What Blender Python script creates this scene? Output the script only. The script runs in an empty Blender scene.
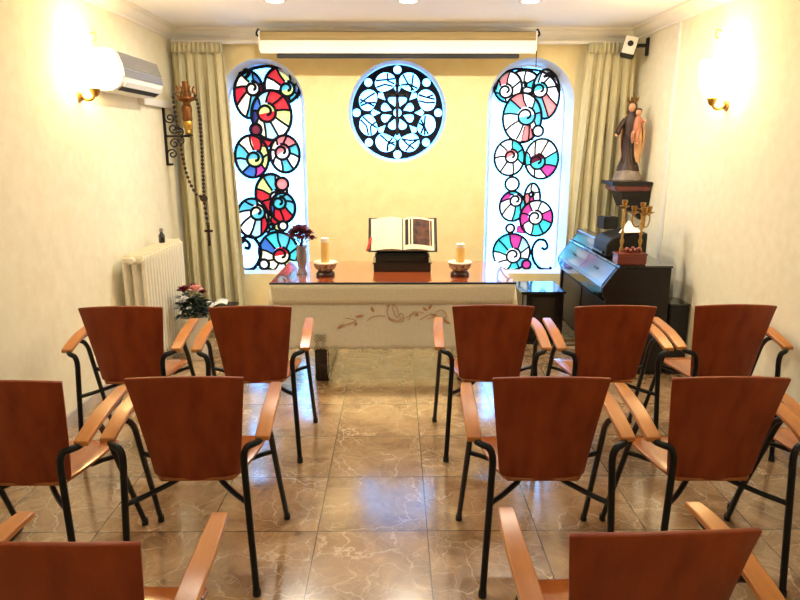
import bpy, bmesh, math, random
from mathutils import Vector, Matrix, Euler
random.seed(7)
PI = math.pi
SC = bpy.context.scene
COL = SC.collection

# ------------------------------------------------------------------ camera
F_PX = 656.0
CAM = Vector((0, 0, 1.72))
ROT = Euler((math.radians(90 - 13.4), 0, math.radians(-0.437)), 'XYZ')
cd = bpy.data.cameras.new('camera')
cd.sensor_width = 36.0
cd.lens = F_PX * 36.0 / 800.0
cd.clip_start = 0.02
cam = bpy.data.objects.new('camera', cd)
cam.location = CAM
cam.rotation_euler = ROT
COL.objects.link(cam)
SC.camera = cam
RM = ROT.to_matrix()


def at(px, py, Y):
    """the point of the plane y = Y seen at a pixel of the photograph"""
    d = RM @ Vector(((px - 400) / F_PX, -(py - 300) / F_PX, -1.0))
    return CAM + d * ((Y - CAM.y) / d.y)


# ------------------------------------------------------------------ materials
def lin(c):
    return tuple(((v / 255) / 12.92 if v / 255 <= 0.04045 else ((v / 255 + 0.055) / 1.055) ** 2.4) for v in c)


MATS = {}


def mat(name, rgb, rough=0.5, metal=0.0, spec=0.5, emis=None, strength=0.0, noise=None, bump=None,
        coat=0.0, coat_rough=0.05, sheen=0.0, alpha_trans=0.0):
    """noise = (scale, rgb2, (sx,sy,sz)); bump = (scale, strength)"""
    if name in MATS:
        return MATS[name]
    m = bpy.data.materials.new(name)
    m.use_nodes = True
    nt = m.node_tree
    b = nt.nodes['Principled BSDF']
    c = lin(rgb)
    b.inputs['Base Color'].default_value = (*c, 1)
    b.inputs['Roughness'].default_value = rough
    b.inputs['Metallic'].default_value = metal
    b.inputs['Specular IOR Level'].default_value = spec
    b.inputs['Coat Weight'].default_value = coat
    b.inputs['Coat Roughness'].default_value = coat_rough
    b.inputs['Sheen Weight'].default_value = sheen
    b.inputs['Transmission Weight'].default_value = alpha_trans
    if emis:
        b.inputs['Emission Color'].default_value = (*lin(emis), 1)
        b.inputs['Emission Strength'].default_value = strength
    if noise or bump:
        tc = nt.nodes.new('ShaderNodeTexCoord')
    if noise:
        mp = nt.nodes.new('ShaderNodeMapping')
        mp.inputs['Scale'].default_value = noise[2] if len(noise) > 2 else (1, 1, 1)
        nz = nt.nodes.new('ShaderNodeTexNoise')
        nz.inputs['Scale'].default_value = noise[0]
        nz.inputs['Detail'].default_value = 5
        rp = nt.nodes.new('ShaderNodeValToRGB')
        rp.color_ramp.elements[0].position = 0.3
        rp.color_ramp.elements[1].position = 0.7
        rp.color_ramp.elements[0].color = (*c, 1)
        rp.color_ramp.elements[1].color = (*lin(noise[1]), 1)
        nt.links.new(tc.outputs['Object'], mp.inputs['Vector'])
        nt.links.new(mp.outputs['Vector'], nz.inputs['Vector'])
        nt.links.new(nz.outputs['Fac'], rp.inputs['Fac'])
        nt.links.new(rp.outputs['Color'], b.inputs['Base Color'])
    if bump:
        nb = nt.nodes.new('ShaderNodeTexNoise')
        nb.inputs['Scale'].default_value = bump[0]
        nb.inputs['Detail'].default_value = 4
        bp = nt.nodes.new('ShaderNodeBump')
        bp.inputs['Strength'].default_value = bump[1]
        bp.inputs['Distance'].default_value = 0.01
        nt.links.new(tc.outputs['Object'], nb.inputs['Vector'])
        nt.links.new(nb.outputs['Fac'], bp.inputs['Height'])
        nt.links.new(bp.outputs['Normal'], b.inputs['Normal'])
    MATS[name] = m
    return m


def floor_material():
    m = bpy.data.materials.new('marbled_tile')
    m.use_nodes = True
    nt = m.node_tree
    N, L = nt.nodes, nt.links
    b = N['Principled BSDF']
    tc = N.new('ShaderNodeTexCoord')
    sep = N.new('ShaderNodeSeparateXYZ')
    L.new(tc.outputs['Object'], sep.inputs[0])

    def math_(op, a, bb=None, c=None):
        n = N.new('ShaderNodeMath')
        n.operation = op
        for i, v in enumerate((a, bb, c)):
            if v is None:
                continue
            if isinstance(v, (int, float)):
                n.inputs[i].default_value = v
            else:
                L.new(v, n.inputs[i])
        return n.outputs[0]
    ux = math_('DIVIDE', math_('SUBTRACT', sep.outputs['X'], 0.145 - 50), 0.5)
    uy = math_('DIVIDE', math_('SUBTRACT', sep.outputs['Y'], 2.67 - 50), 0.5)
    fx, fy = math_('FRACT', ux), math_('FRACT', uy)
    dx = math_('MINIMUM', fx, math_('SUBTRACT', 1.0, fx))
    dy = math_('MINIMUM', fy, math_('SUBTRACT', 1.0, fy))
    dmin = math_('MINIMUM', dx, dy)
    grout = math_('LESS_THAN', dmin, 0.0055)
    # a different slice of marble for each tile
    ix, iy = math_('FLOOR', ux), math_('FLOOR', uy)
    tile_id = math_('ADD', math_('MULTIPLY', ix, 3.37), math_('MULTIPLY', iy, 7.91))
    cx = N.new('ShaderNodeCombineXYZ')
    L.new(sep.outputs['X'], cx.inputs[0])
    L.new(sep.outputs['Y'], cx.inputs[1])
    L.new(tile_id, cx.inputs[2])
    warp = N.new('ShaderNodeTexNoise')
    warp.inputs['Scale'].default_value = 3.0
    warp.inputs['Detail'].default_value = 5
    L.new(cx.outputs[0], warp.inputs['Vector'])
    mixv = N.new('ShaderNodeMix')
    mixv.data_type = 'RGBA'
    mixv.blend_type = 'LINEAR_LIGHT'
    mixv.inputs['Factor'].default_value = 0.22
    L.new(cx.outputs[0], mixv.inputs['A'])
    L.new(warp.outputs['Color'], mixv.inputs['B'])
    veins = []
    for scale, width in ((3.6, 0.016), (8.5, 0.03)):
        v = N.new('ShaderNodeTexVoronoi')
        v.feature = 'DISTANCE_TO_EDGE'
        v.inputs['Scale'].default_value = scale
        L.new(mixv.outputs['Result'], v.inputs['Vector'])
        mr = N.new('ShaderNodeMapRange')
        mr.inputs['From Min'].default_value = 0.0
        mr.inputs['From Max'].default_value = width
        mr.inputs['To Min'].default_value = 1.0
        mr.inputs['To Max'].default_value = 0.0
        L.new(v.outputs['Distance'], mr.inputs['Value'])
        veins.append(mr.outputs[0])
    fade = N.new('ShaderNodeTexNoise')
    fade.inputs['Scale'].default_value = 5.0
    L.new(cx.outputs[0], fade.inputs['Vector'])
    fr = N.new('ShaderNodeMapRange')
    fr.inputs['From Min'].default_value = 0.32
    fr.inputs['From Max'].default_value = 0.56
    L.new(fade.outputs['Fac'], fr.inputs['Value'])
    vein = math_('MULTIPLY', math_('ADD', math_('MULTIPLY', veins[0], 0.8), math_('MULTIPLY', veins[1], 0.4)), fr.outputs[0])
    vein = math_('MINIMUM', vein, 0.85)
    cloud = N.new('ShaderNodeTexNoise')
    cloud.inputs['Scale'].default_value = 4.0
    cloud.inputs['Detail'].default_value = 8
    cloud.inputs['Roughness'].default_value = 0.7
    L.new(mixv.outputs['Result'], cloud.inputs['Vector'])
    rp = N.new('ShaderNodeValToRGB')
    rp.color_ramp.elements[0].position = 0.3
    rp.color_ramp.elements[1].position = 0.72
    rp.color_ramp.elements[0].color = (*lin((124, 92, 60)), 1)
    rp.color_ramp.elements[1].color = (*lin((206, 170, 128)), 1)
    L.new(cloud.outputs['Fac'], rp.inputs['Fac'])
    m1 = N.new('ShaderNodeMix')
    m1.data_type = 'RGBA'
    L.new(vein, m1.inputs['Factor'])
    L.new(rp.outputs['Color'], m1.inputs['A'])
    m1.inputs['B'].default_value = (*lin((232, 208, 176)), 1)
    m2 = N.new('ShaderNodeMix')
    m2.data_type = 'RGBA'
    L.new(grout, m2.inputs['Factor'])
    L.new(m1.outputs['Result'], m2.inputs['A'])
    m2.inputs['B'].default_value = (*lin((92, 72, 52)), 1)
    L.new(m2.outputs['Result'], b.inputs['Base Color'])
    b.inputs['Roughness'].default_value = 0.22
    b.inputs['Specular IOR Level'].default_value = 0.6
    b.inputs['Coat Weight'].default_value = 1.0
    b.inputs['Coat Roughness'].default_value = 0.13
    b.inputs['Coat IOR'].default_value = 1.9
    return m


WOOD_BACK = mat('plywood_shaded', (150, 66, 24), 0.42, noise=(6, (124, 48, 14), (3, 3, 0.7)), spec=0.3)  # same plywood as the seat; the shade on the backs is in this darker tone
WOOD_SEAT = mat('plywood_lit', (172, 98, 44), 0.22, noise=(6, (150, 80, 34), (4, 0.6, 1)), coat=0.4)  # same plywood as the backs, lightened for the window light on the seats
WOOD_ARM = mat('varnished_beech', (196, 126, 54), 0.28, noise=(7, (176, 104, 40), (5, 0.7, 1)), spec=0.6)
TUBE = mat('black_enamel_tube', (9, 9, 10), 0.35, spec=0.3)
RUBBER = mat('black_rubber', (12, 12, 12), 0.7)
WALL_SIDE = mat('cream_stucco', (240, 234, 210), 0.85, noise=(14, (233, 225, 197)), bump=(80, 0.14), spec=0.2)
WALL_BACK = mat('golden_stucco', (244, 229, 180), 0.85, noise=(8, (239, 219, 163)), bump=(55, 0.2), spec=0.2)
CEIL = mat('white_ceiling', (250, 251, 254), 0.9, spec=0.2)
CORN = mat('ivory_plaster', (244, 241, 232), 0.7, spec=0.3)
SKIRT = mat('grey_marble_skirting', (196, 186, 176), 0.3, noise=(6, (170, 160, 152)))
REVEAL = mat('white_reveal', (226, 232, 240), 0.7, spec=0.3)
CURTAIN = mat('sage_curtain', (204, 196, 160), 0.85, sheen=0.2, bump=(160, 0.15), spec=0.15)
LINEN = mat('linen_cloth', (232, 228, 206), 0.85, noise=(60, (223, 217, 193), (1, 1, 1)), spec=0.15)
LINEN2 = mat('linen_overlay', (222, 216, 190), 0.85, noise=(60, (212, 204, 176)), spec=0.15)
TABLE = mat('mahogany_veneer', (172, 82, 36), 0.2, noise=(5, (148, 64, 28), (0.6, 5, 1)), coat=1.0, coat_rough=0.03, spec=0.6)
BLACK = mat('black_lacquer', (9, 8, 9), 0.18, coat=0.6, coat_rough=0.06)
BLACKW = mat('dark_wood', (22, 13, 11), 0.4, spec=0.3, coat=0.15, coat_rough=0.15)
BLACKM = mat('matt_black', (14, 14, 15), 0.6)
IRON = mat('wrought_iron', (26, 20, 24), 0.5, metal=0.3)
NAVY = mat('navy_iron', (7, 8, 24), 0.7, spec=0.2)
WHITE = mat('white_plastic', (232, 230, 224), 0.4)
CREAMW = mat('cream_enamel', (240, 233, 212), 0.35)
SILVER = mat('silver_panel', (176, 176, 180), 0.22, metal=0.6, bump=(90, 0.3))
BRASS = mat('brass', (186, 146, 78), 0.3, metal=1.0)
COPPER = mat('copper', (140, 90, 50), 0.35, metal=0.9)
GOLD = mat('gold_leaf', (214, 168, 78), 0.3, metal=0.9)
BEAD = mat('dark_wood_bead', (44, 24, 20), 0.35)
WAX = mat('candle_wax', (242, 200, 118), 0.5, spec=0.3)
WAX_HIGHLIGHT = mat('wax_highlight', (255, 246, 226), 0.5)  # whitish highlight on the candle tops, put into the colour
CERAM = mat('painted_ceramic', (206, 190, 150), 0.25, noise=(38, (84, 74, 66)))
CERAMD = mat('dark_foot', (58, 30, 24), 0.3)
PAPER = mat('ivory_paper', (250, 240, 206), 0.8, spec=0.2)
PAPERW = mat('white_paper', (240, 238, 232), 0.8, spec=0.2)
INK = mat('page_ink', (52, 36, 26), 0.8)
PICT = mat('printed_picture', (14, 14, 12), 0.6, noise=(15, (120, 62, 34), (1, 1, 1.3)))
RED = mat('red_ribbon', (190, 40, 24), 0.6)
GREEN = mat('dark_leaf', (34, 52, 34), 0.6, noise=(30, (20, 34, 22)))
PURPLE = mat('dry_purple_petal', (150, 76, 98), 0.8, noise=(60, (96, 50, 74)))
DRED = mat('dark_red_petal', (128, 26, 34), 0.6, noise=(40, (90, 14, 24)))
PINK = mat('pink_petal', (236, 176, 170), 0.6)
PETW = mat('white_petal', (228, 226, 230), 0.6)
GLASSV = mat('smoky_crystal', (196, 186, 186), 0.12, spec=0.8, alpha_trans=0.6)
SKIN = mat('painted_skin', (206, 152, 116), 0.5)
ROBE = mat('brown_robe', (58, 36, 30), 0.5, noise=(30, (42, 26, 24)))
MANTLE = mat('cream_mantle', (206, 168, 120), 0.5, noise=(20, (184, 130, 92)))
ROSE = mat('rose_tunic', (178, 116, 92), 0.5)
HAIRM = mat('brown_hair', (70, 40, 26), 0.6)
STONE = mat('cloud_grey', (146, 132, 120), 0.6, noise=(20, (110, 96, 88)))
OXBOX = mat('oxblood_wood', (118, 48, 34), 0.35, coat=0.3)
WOODL = mat('light_wood', (150, 92, 52), 0.45, noise=(6, (130, 76, 40), (4, 4, 0.6)))
EMBR = mat('brown_thread', (186, 136, 96), 0.8)
EMBG = mat('grey_thread', (140, 124, 96), 0.8)
SHADE = mat('glowing_glass_shade', (255, 240, 214), 0.4, emis=(255, 222, 158), strength=46.0)
BULB = mat('downlight_lens', (255, 255, 255), 0.4, emis=(255, 246, 232), strength=8.0)

# glass of the windows: daylight comes through it
GL = {}
for k, rgb, s in (('clear', (204, 234, 255), 1.9), ('red', (214, 42, 62), 0.75), ('pink', (244, 140, 150), 0.8),
                  ('blue', (64, 120, 214), 0.75), ('cyan', (92, 200, 232), 0.85), ('lime', (216, 232, 150), 0.9),
                  ('cream', (246, 240, 214), 1.05), ('white', (232, 244, 250), 1.2), ('deep', (40, 50, 130), 0.6),
                  ('magenta', (214, 70, 170), 0.8), ('turq', (70, 208, 222), 0.9), ('wine', (120, 24, 66), 0.6),
                  ('sky', (170, 214, 242), 1.0)):
    GL[k] = mat('lit_glass_' + k, rgb, 0.25, emis=rgb, strength=s)


# ------------------------------------------------------------------ mesh builder
class MB:
    def __init__(self):
        self.bm = bmesh.new()
        self.mi = 0

    def faces(self, vs, fs):
        v = [self.bm.verts.new(p) for p in vs]
        out = []
        for f in fs:
            try:
                g = self.bm.faces.new([v[i] for i in f])
                g.material_index = self.mi
                out.append(g)
            except ValueError:
                pass
        return v, out

    def box(self, c, s, rot=None, bevel=0.0):
        b2 = bmesh.new()
        bmesh.ops.create_cube(b2, size=1.0)
        for v in b2.verts:
            v.co = Vector((v.co.x * s[0], v.co.y * s[1], v.co.z * s[2]))
        if bevel:
            bmesh.ops.bevel(b2, geom=b2.edges[:], offset=bevel, segments=2, affect='EDGES', clamp_overlap=True)
        M = Matrix.Translation(Vector(c)) @ (Euler(rot).to_matrix().to_4x4() if rot else Matrix())
        self.merge(b2, M)
        return self

    def merge(self, b2, M=None):
        if M is not None:
            bmesh.ops.transform(b2, matrix=M, verts=b2.verts)
        idx = {v: i for i, v in enumerate(b2.verts)}
        self.faces([v.co.copy() for v in b2.verts], [[idx[v] for v in f.verts] for f in b2.faces])
        b2.free()

    def tube(self, pts, r, n=8, closed=False, caps=True, flat=1.0):
        pts = [Vector(p) for p in pts]
        m = len(pts)
        rs = r if isinstance(r, (list, tuple)) else [r] * m
        T = []
        for i in range(m):
            a = pts[(i - 1) % m] if (closed or i > 0) else pts[i]
            b = pts[(i + 1) % m] if (closed or i < m - 1) else pts[i]
            t = (b - a)
            T.append(t.normalized() if t.length > 1e-9 else Vector((0, 0, 1)))
        up = Vector((0, 0, 1)) if abs(T[0].z) < 0.9 else Vector((0, 1, 0))
        nrm = (up - T[0] * up.dot(T[0])).normalized()
        vs, fs = [], []
        for i in range(m):
            nrm = nrm - T[i] * nrm.dot(T[i])
            nrm = nrm.normalized() if nrm.length > 1e-6 else Vector((1, 0, 0))
            bn = T[i].cross(nrm)
            for k in range(n):
                a = 2 * PI * k / n
                vs.append(pts[i] + (nrm * math.cos(a) + bn * math.sin(a) * flat) * rs[i])
        seg = m if closed else m - 1
        for i in range(seg):
            j = (i + 1) % m
            for k in range(n):
                k2 = (k + 1) % n
                fs.append((i * n + k, i * n + k2, j * n + k2, j * n + k))
        if caps and not closed:
            fs.append(tuple(range(n))[::-1])
            fs.append(tuple((m - 1) * n + k for k in range(n)))
        self.faces(vs, fs)
        return self

    def lathe(self, prof, c=(0, 0, 0), n=20, sx=1.0, sy=1.0, axis='Z'):
        """prof: list of (radius, height)"""
        vs, fs = [], []
        c = Vector(c)
        for (r, z) in prof:
            for k in range(n):
                a = 2 * PI * k / n
                p = Vector((r * math.cos(a) * sx, r * math.sin(a) * sy, z))
                if axis == 'Y':
                    p = Vector((p.x, p.z, p.y))
                elif axis == 'X':
                    p = Vector((p.z, p.y, p.x))
                vs.append(c + p)
        for i in range(len(prof) - 1):
            for k in range(n):
                k2 = (k + 1) % n
                fs.append((i * n + k, i * n + k2, (i + 1) * n + k2, (i + 1) * n + k))
        if prof[0][0] > 1e-6:
            fs.append(tuple(range(n))[::-1])
        if prof[-1][0] > 1e-6:
            fs.append(tuple((len(prof) - 1) * n + k for k in range(n)))
        self.faces(vs, fs)
        return self

    def loft(self, secs, n=18, c=(0, 0, 0)):
        """secs: (z, cx, cy, rx, ry) ellipses"""
        vs, fs = [], []
        c = Vector(c)
        for (z, cx, cy, rx, ry) in secs:
            for k in range(n):
                a = 2 * PI * k / n
                vs.append(c + Vector((cx + rx * math.cos(a), cy + ry * math.sin(a), z)))
        for i in range(len(secs) - 1):
            for k in range(n):
                k2 = (k + 1) % n
                fs.append((i * n + k, i * n + k2, (i + 1) * n + k2, (i + 1) * n + k))
        fs.append(tuple(range(n))[::-1])
        fs.append(tuple((len(secs) - 1) * n + k for k in range(n)))
        self.faces(vs, fs)
        return self

    def ball(self, c, r, s=(1, 1, 1), seg=12, rings=8):
        b2 = bmesh.new()
        bmesh.ops.create_uvsphere(b2, u_segments=seg, v_segments=rings, radius=r)
        self.merge(b2, Matrix.Translation(Vector(c)) @ Matrix.Diagonal((*s, 1)))
        return self

    def prism(self, poly, thick, M=None):
        """poly in local XY extruded along +Z by thick"""
        n = len(poly)
        M = M or Matrix()
        vs = [M @ Vector((x, y, 0)) for x, y in poly] + [M @ Vector((x, y, thick)) for x, y in poly]
        fs = [tuple(range(n))[::-1], tuple(range(n, 2 * n))]
        fs += [(i, (i + 1) % n, n + (i + 1) % n, n + i) for i in range(n)]
        self.faces(vs, fs)
        return self

    def grid(self, fn, nu, nv, thick=None):
        vs = [fn(i / nu, j / nv) for j in range(nv + 1) for i in range(nu + 1)]
        fs = [(j * (nu + 1) + i, j * (nu + 1) + i + 1, (j + 1) * (nu + 1) + i + 1, (j + 1) * (nu + 1) + i)
              for j in range(nv) for i in range(nu)]
        self.faces(vs, fs)
        return self

    def build(self, name, mats, parent=None, smooth=True, solid=None, bevel=None, sub=0, angle=40, weld=False):
        bm = self.bm
        if weld:
            bmesh.ops.remove_doubles(bm, verts=bm.verts, dist=1e-5)
        bmesh.ops.recalc_face_normals(bm, faces=bm.faces)
        me = bpy.data.meshes.new(name)
        if smooth:
            for f in bm.faces:
                f.smooth = True
            for e in bm.edges:
                if len(e.link_faces) == 2 and e.calc_face_angle(0) > math.radians(angle):
                    e.smooth = False
        bm.to_mesh(me)
        bm.free()
        for m in (mats if isinstance(mats, (list, tuple)) else [mats]):
            me.materials.append(m)
        o = bpy.data.objects.new(name, me)
        COL.objects.link(o)
        if parent:
            o.parent = parent
        if solid:
            md = o.modifiers.new('solid', 'SOLIDIFY')
            md.thickness = solid
            md.offset = 0
        if bevel:
            md = o.modifiers.new('bevel', 'BEVEL')
            md.width = bevel
            md.segments = 2
            md.limit_method = 'ANGLE'
        if sub:
            md = o.modifiers.new('sub', 'SUBSURF')
            md.levels = sub
            md.render_levels = sub
        return o


def tag(o, label, cat, group=None, kind=None):
    o['label'] = label
    o['category'] = cat
    if group:
        o['group'] = group
    if kind:
        o['kind'] = kind
    return o


def thing(name, label, cat, loc=(0, 0, 0), rz=0.0, group=None):
    o = bpy.data.objects.new(name, None)
    o.empty_display_size = 0.1
    COL.objects.link(o)
    o.location = loc
    o.rotation_euler = (0, 0, rz)
    return tag(o, label, cat, group)


def struct(o, label, cat):
    return tag(o, label, cat, kind='structure')


def copy_tree(o, parent=None, label=None):
    c = o.copy()
    COL.objects.link(c)
    if parent:
        c.parent = parent
    for ch in list(o.children):
        copy_tree(ch, c)
    if label:
        c['label'] = label
    return c


def bez(p, n=10):
    """smooth curve (Catmull-Rom) through points"""
    p = [Vector(q) for q in p]
    out = []
    for i in range(len(p) - 1):
        a = p[i - 1] if i > 0 else p[i] * 2 - p[i + 1]
        d = p[i + 2] if i + 2 < len(p) else p[i + 1] * 2 - p[i]
        b, c = p[i], p[i + 1]
        for k in range(n):
            t = k / n
            out.append(0.5 * ((2 * b) + (c - a) * t + (2 * a - 5 * b + 4 * c - d) * t * t + (3 * b - a - 3 * c + d) * t ** 3))
    out.append(p[-1])
    return out


# ------------------------------------------------------------------ room shell
XL, XR, YB, YF, ZC = -2.04, 2.22, 6.37, -1.7, 2.735
GZ = 6.57                       # plane of the window glass

struct(MB().box(((XL + XR) / 2, (YB + YF) / 2 + 0.1, -0.05), (XR - XL + 0.4, YB - YF + 0.6, 0.1)).build('floor', floor_material(), smooth=False),
       'beige marbled glossy floor tiles across the whole room', 'floor')
struct(MB().box(((XL + XR) / 2, (YB + YF) / 2 + 0.1, ZC + 0.05), (XR - XL + 0.4, YB - YF + 0.6, 0.1)).build('ceiling', CEIL, smooth=False),
       'plain white ceiling above the chairs and altar', 'ceiling')
struct(MB().box((XL - 0.05, (YB + YF) / 2, ZC / 2), (0.1, YB - YF, ZC)).build('wall_left', WALL_SIDE, smooth=False),
       'cream textured wall on the radiator side', 'wall')
struct(MB().box((XR + 0.05, (YB + YF) / 2, ZC / 2), (0.1, YB - YF, ZC)).build('wall_right', WALL_SIDE, smooth=False),
       'cream textured wall on the piano side', 'wall')
struct(MB().box(((XL + XR) / 2, YF - 0.05, ZC / 2), (XR - XL + 0.2, 0.1, ZC)).build('wall_front', WALL_SIDE, smooth=False),
       'cream wall closing the room opposite the altar', 'wall')


def arch(x0, x1, z0, z1, n=24):
    r = (x1 - x0) / 2
    cx = (x0 + x1) / 2
    zs = z1 - r
    return [(x0, z0), (x1, z0)] + [(cx + r * math.cos(PI * k / n), zs + r * math.sin(PI * k / n)) for k in range(n + 1)]


def circ(cx, cz, r, n=40, a0=0.0):
    return [(cx + r * math.cos(a0 + 2 * PI * k / n), cz + r * math.sin(a0 + 2 * PI * k / n)) for k in range(n)]


RC = at(397.5, 112, YB)
RR = 0.445
WL = (-1.635, -0.84, 0.47, 2.48)
WR = (0.868, 1.675, 0.47, 2.49)


def loop_edges(bm, pts, y):
    vs = [bm.verts.new((x, y, z)) for x, z in pts]
    return vs, [bm.edges.new((vs[i], vs[(i + 1) % len(vs)])) for i in range(len(vs))]


def plate_with_holes(outer, holes, y0, y1, mb=None, inner=None, reveal_mat=1):
    """front face at y0 with holes; each hole gets side faces to y1 (inner[i]: the hole's outline at y1)"""
    mb = mb or MB()
    bm = mb.bm
    edges = []
    hv = []
    ov, e = loop_edges(bm, outer, y0)
    edges += e
    for h in holes:
        v, e = loop_edges(bm, h, y0)
        hv.append(v)
        edges += e
    res = bmesh.ops.triangle_fill(bm, use_beauty=True, use_dissolve=False, edges=edges, normal=(0, -1, 0))
    for i, h in enumerate(holes):
        back = (inner[i] if inner else h)
        bv = [bm.verts.new((x, y1, z)) for x, z in back]
        n = len(h)
        for k in range(n):
            f = bm.faces.new((hv[i][k], hv[i][(k + 1) % n], bv[(k + 1) % n], bv[k]))
            f.material_index = reveal_mat
    return mb, ov


def shrink(a, d):
    return (a[0] + d, a[1] - d, a[2] + d * 0.5, a[3] - d)


wall_out = [(XL - 0.1, 0), (XR + 0.1, 0), (XR + 0.1, ZC), (XL - 0.1, ZC)]
WL2, WR2 = shrink(WL, 0.045), shrink(WR, 0.045)
mb, _ = plate_with_holes(wall_out, [arch(*WL), arch(*WR), circ(RC.x, RC.z, RR + 0.015)], YB, GZ,
                         inner=[arch(*WL2), arch(*WR2), circ(RC.x, RC.z, RR - 0.01)])
o = mb.build('wall_back', [WALL_BACK, REVEAL], smooth=False)
struct(o, 'golden yellow wall with three stained glass windows behind the altar', 'wall')

# cornices, skirting, wall strip
def cornice_prof():
    return [(0, 0), (0.012, 0), (0.018, 0.018), (0.04, 0.028), (0.06, 0.05), (0.07, 0.068), (0.095, 0.075), (0.10, 0.095), (0, 0.095)]


def strip(name, prof, p0, p1, inward, mats):
    """sweep a profile (out, up) from p0 to p1"""
    mb = MB()
    p0, p1, inward = Vector(p0), Vector(p1), Vector(inward)
    n = len(prof)
    vs = [p0 + inward * a + Vector((0, 0, b)) for a, b in prof] + [p1 + inward * a + Vector((0, 0, b)) for a, b in prof]
    fs = [tuple(range(n)), tuple(range(n, 2 * n))] + [(i, (i + 1) % n, n + (i + 1) % n, n + i) for i in range(n)]
    mb.faces(vs, fs)
    return mb.build(name, mats, angle=25)


zc0 = ZC - 0.095
struct(strip('trim_1', cornice_prof(), (XL, YF, zc0), (XL, YB, zc0), (1, 0, 0), CORN), 'moulded ivory cornice above the radiator wall', 'cornice')
struct(strip('trim_2', cornice_prof(), (XR, YF, zc0), (XR, YB, zc0), (-1, 0, 0), CORN), 'moulded ivory cornice above the piano wall', 'cornice')
struct(strip('trim_3', cornice_prof(), (XL, YB, zc0), (XR, YB, zc0), (0, -1, 0), CORN), 'moulded ivory cornice above the altar wall', 'cornice')
sk = [(0, 0), (0.012, 0), (0.012, 0.075), (0.006, 0.08), (0, 0.08)]
struct(strip('baseboard_left', sk, (XL, YF, 0), (XL, YB, 0), (1, 0, 0), SKIRT), 'low grey skirting along the radiator wall', 'baseboard')
struct(strip('baseboard_right', sk, (XR, YF, 0), (XR, YB, 0), (-1, 0, 0), SKIRT), 'low grey skirting along the piano wall', 'baseboard')
struct(strip('baseboard_back', sk, (XL, YB, 0), (XR, YB, 0), (0, -1, 0), SKIRT), 'low grey skirting behind the altar', 'baseboard')
struct(MB().box((XR - 0.008, 5.42, 1.36), (0.016, 0.05, 2.56), bevel=0.004).build('trim_4', WHITE, smooth=False),
       'white vertical strip on the wall beside the piano', 'trim')


# ------------------------------------------------------------------ stained glass windows
def px(p, Y=GZ - 0.03):
    q = at(p[0], p[1], Y)
    return (q.x, q.z)


SCALE = 6.42 / F_PX            # metres per pixel on the glass


def glass_pane(name, outline, parent):
    mb = MB()
    bm = mb.bm
    vs, e = loop_edges(bm, outline, GZ)
    bm.faces.new(vs)
    return mb.build(name, GL_CLEAR, parent, smooth=False, solid=0.012)


def clear_glass():
    m = bpy.data.materials.new('frosted_daylit_glass')
    m.use_nodes = True
    nt = m.node_tree
    b = nt.nodes['Principled BSDF']
    tc = nt.nodes.new('ShaderNodeTexCoord')
    nz = nt.nodes.new('ShaderNodeTexNoise')
    nz.inputs['Scale'].default_value = 2.2
    nz.inputs['Detail'].default_value = 2
    rp = nt.nodes.new('ShaderNodeValToRGB')
    rp.color_ramp.elements[0].position = 0.36
    rp.color_ramp.elements[1].position = 0.6
    rp.color_ramp.elements[0].color = (0.04, 0.34, 0.85, 1)
    rp.color_ramp.elements[1].color = (0.125, 0.44, 1.0, 1)
    nt.links.new(tc.outputs['Object'], nz.inputs['Vector'])
    nt.links.new(nz.outputs['Fac'], rp.inputs['Fac'])
    nt.links.new(rp.outputs['Color'], b.inputs['Emission Color'])
    b.inputs['Emission Strength'].default_value = GLASS_STRENGTH
    b.inputs['Base Color'].default_value = (0.7, 0.8, 0.85, 1)
    b.inputs['Roughness'].default_value = 0.3
    return m


GLASS_STRENGTH = 7.0
GL_CLEAR = clear_glass()

KEYS = list(GL.keys())


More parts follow.
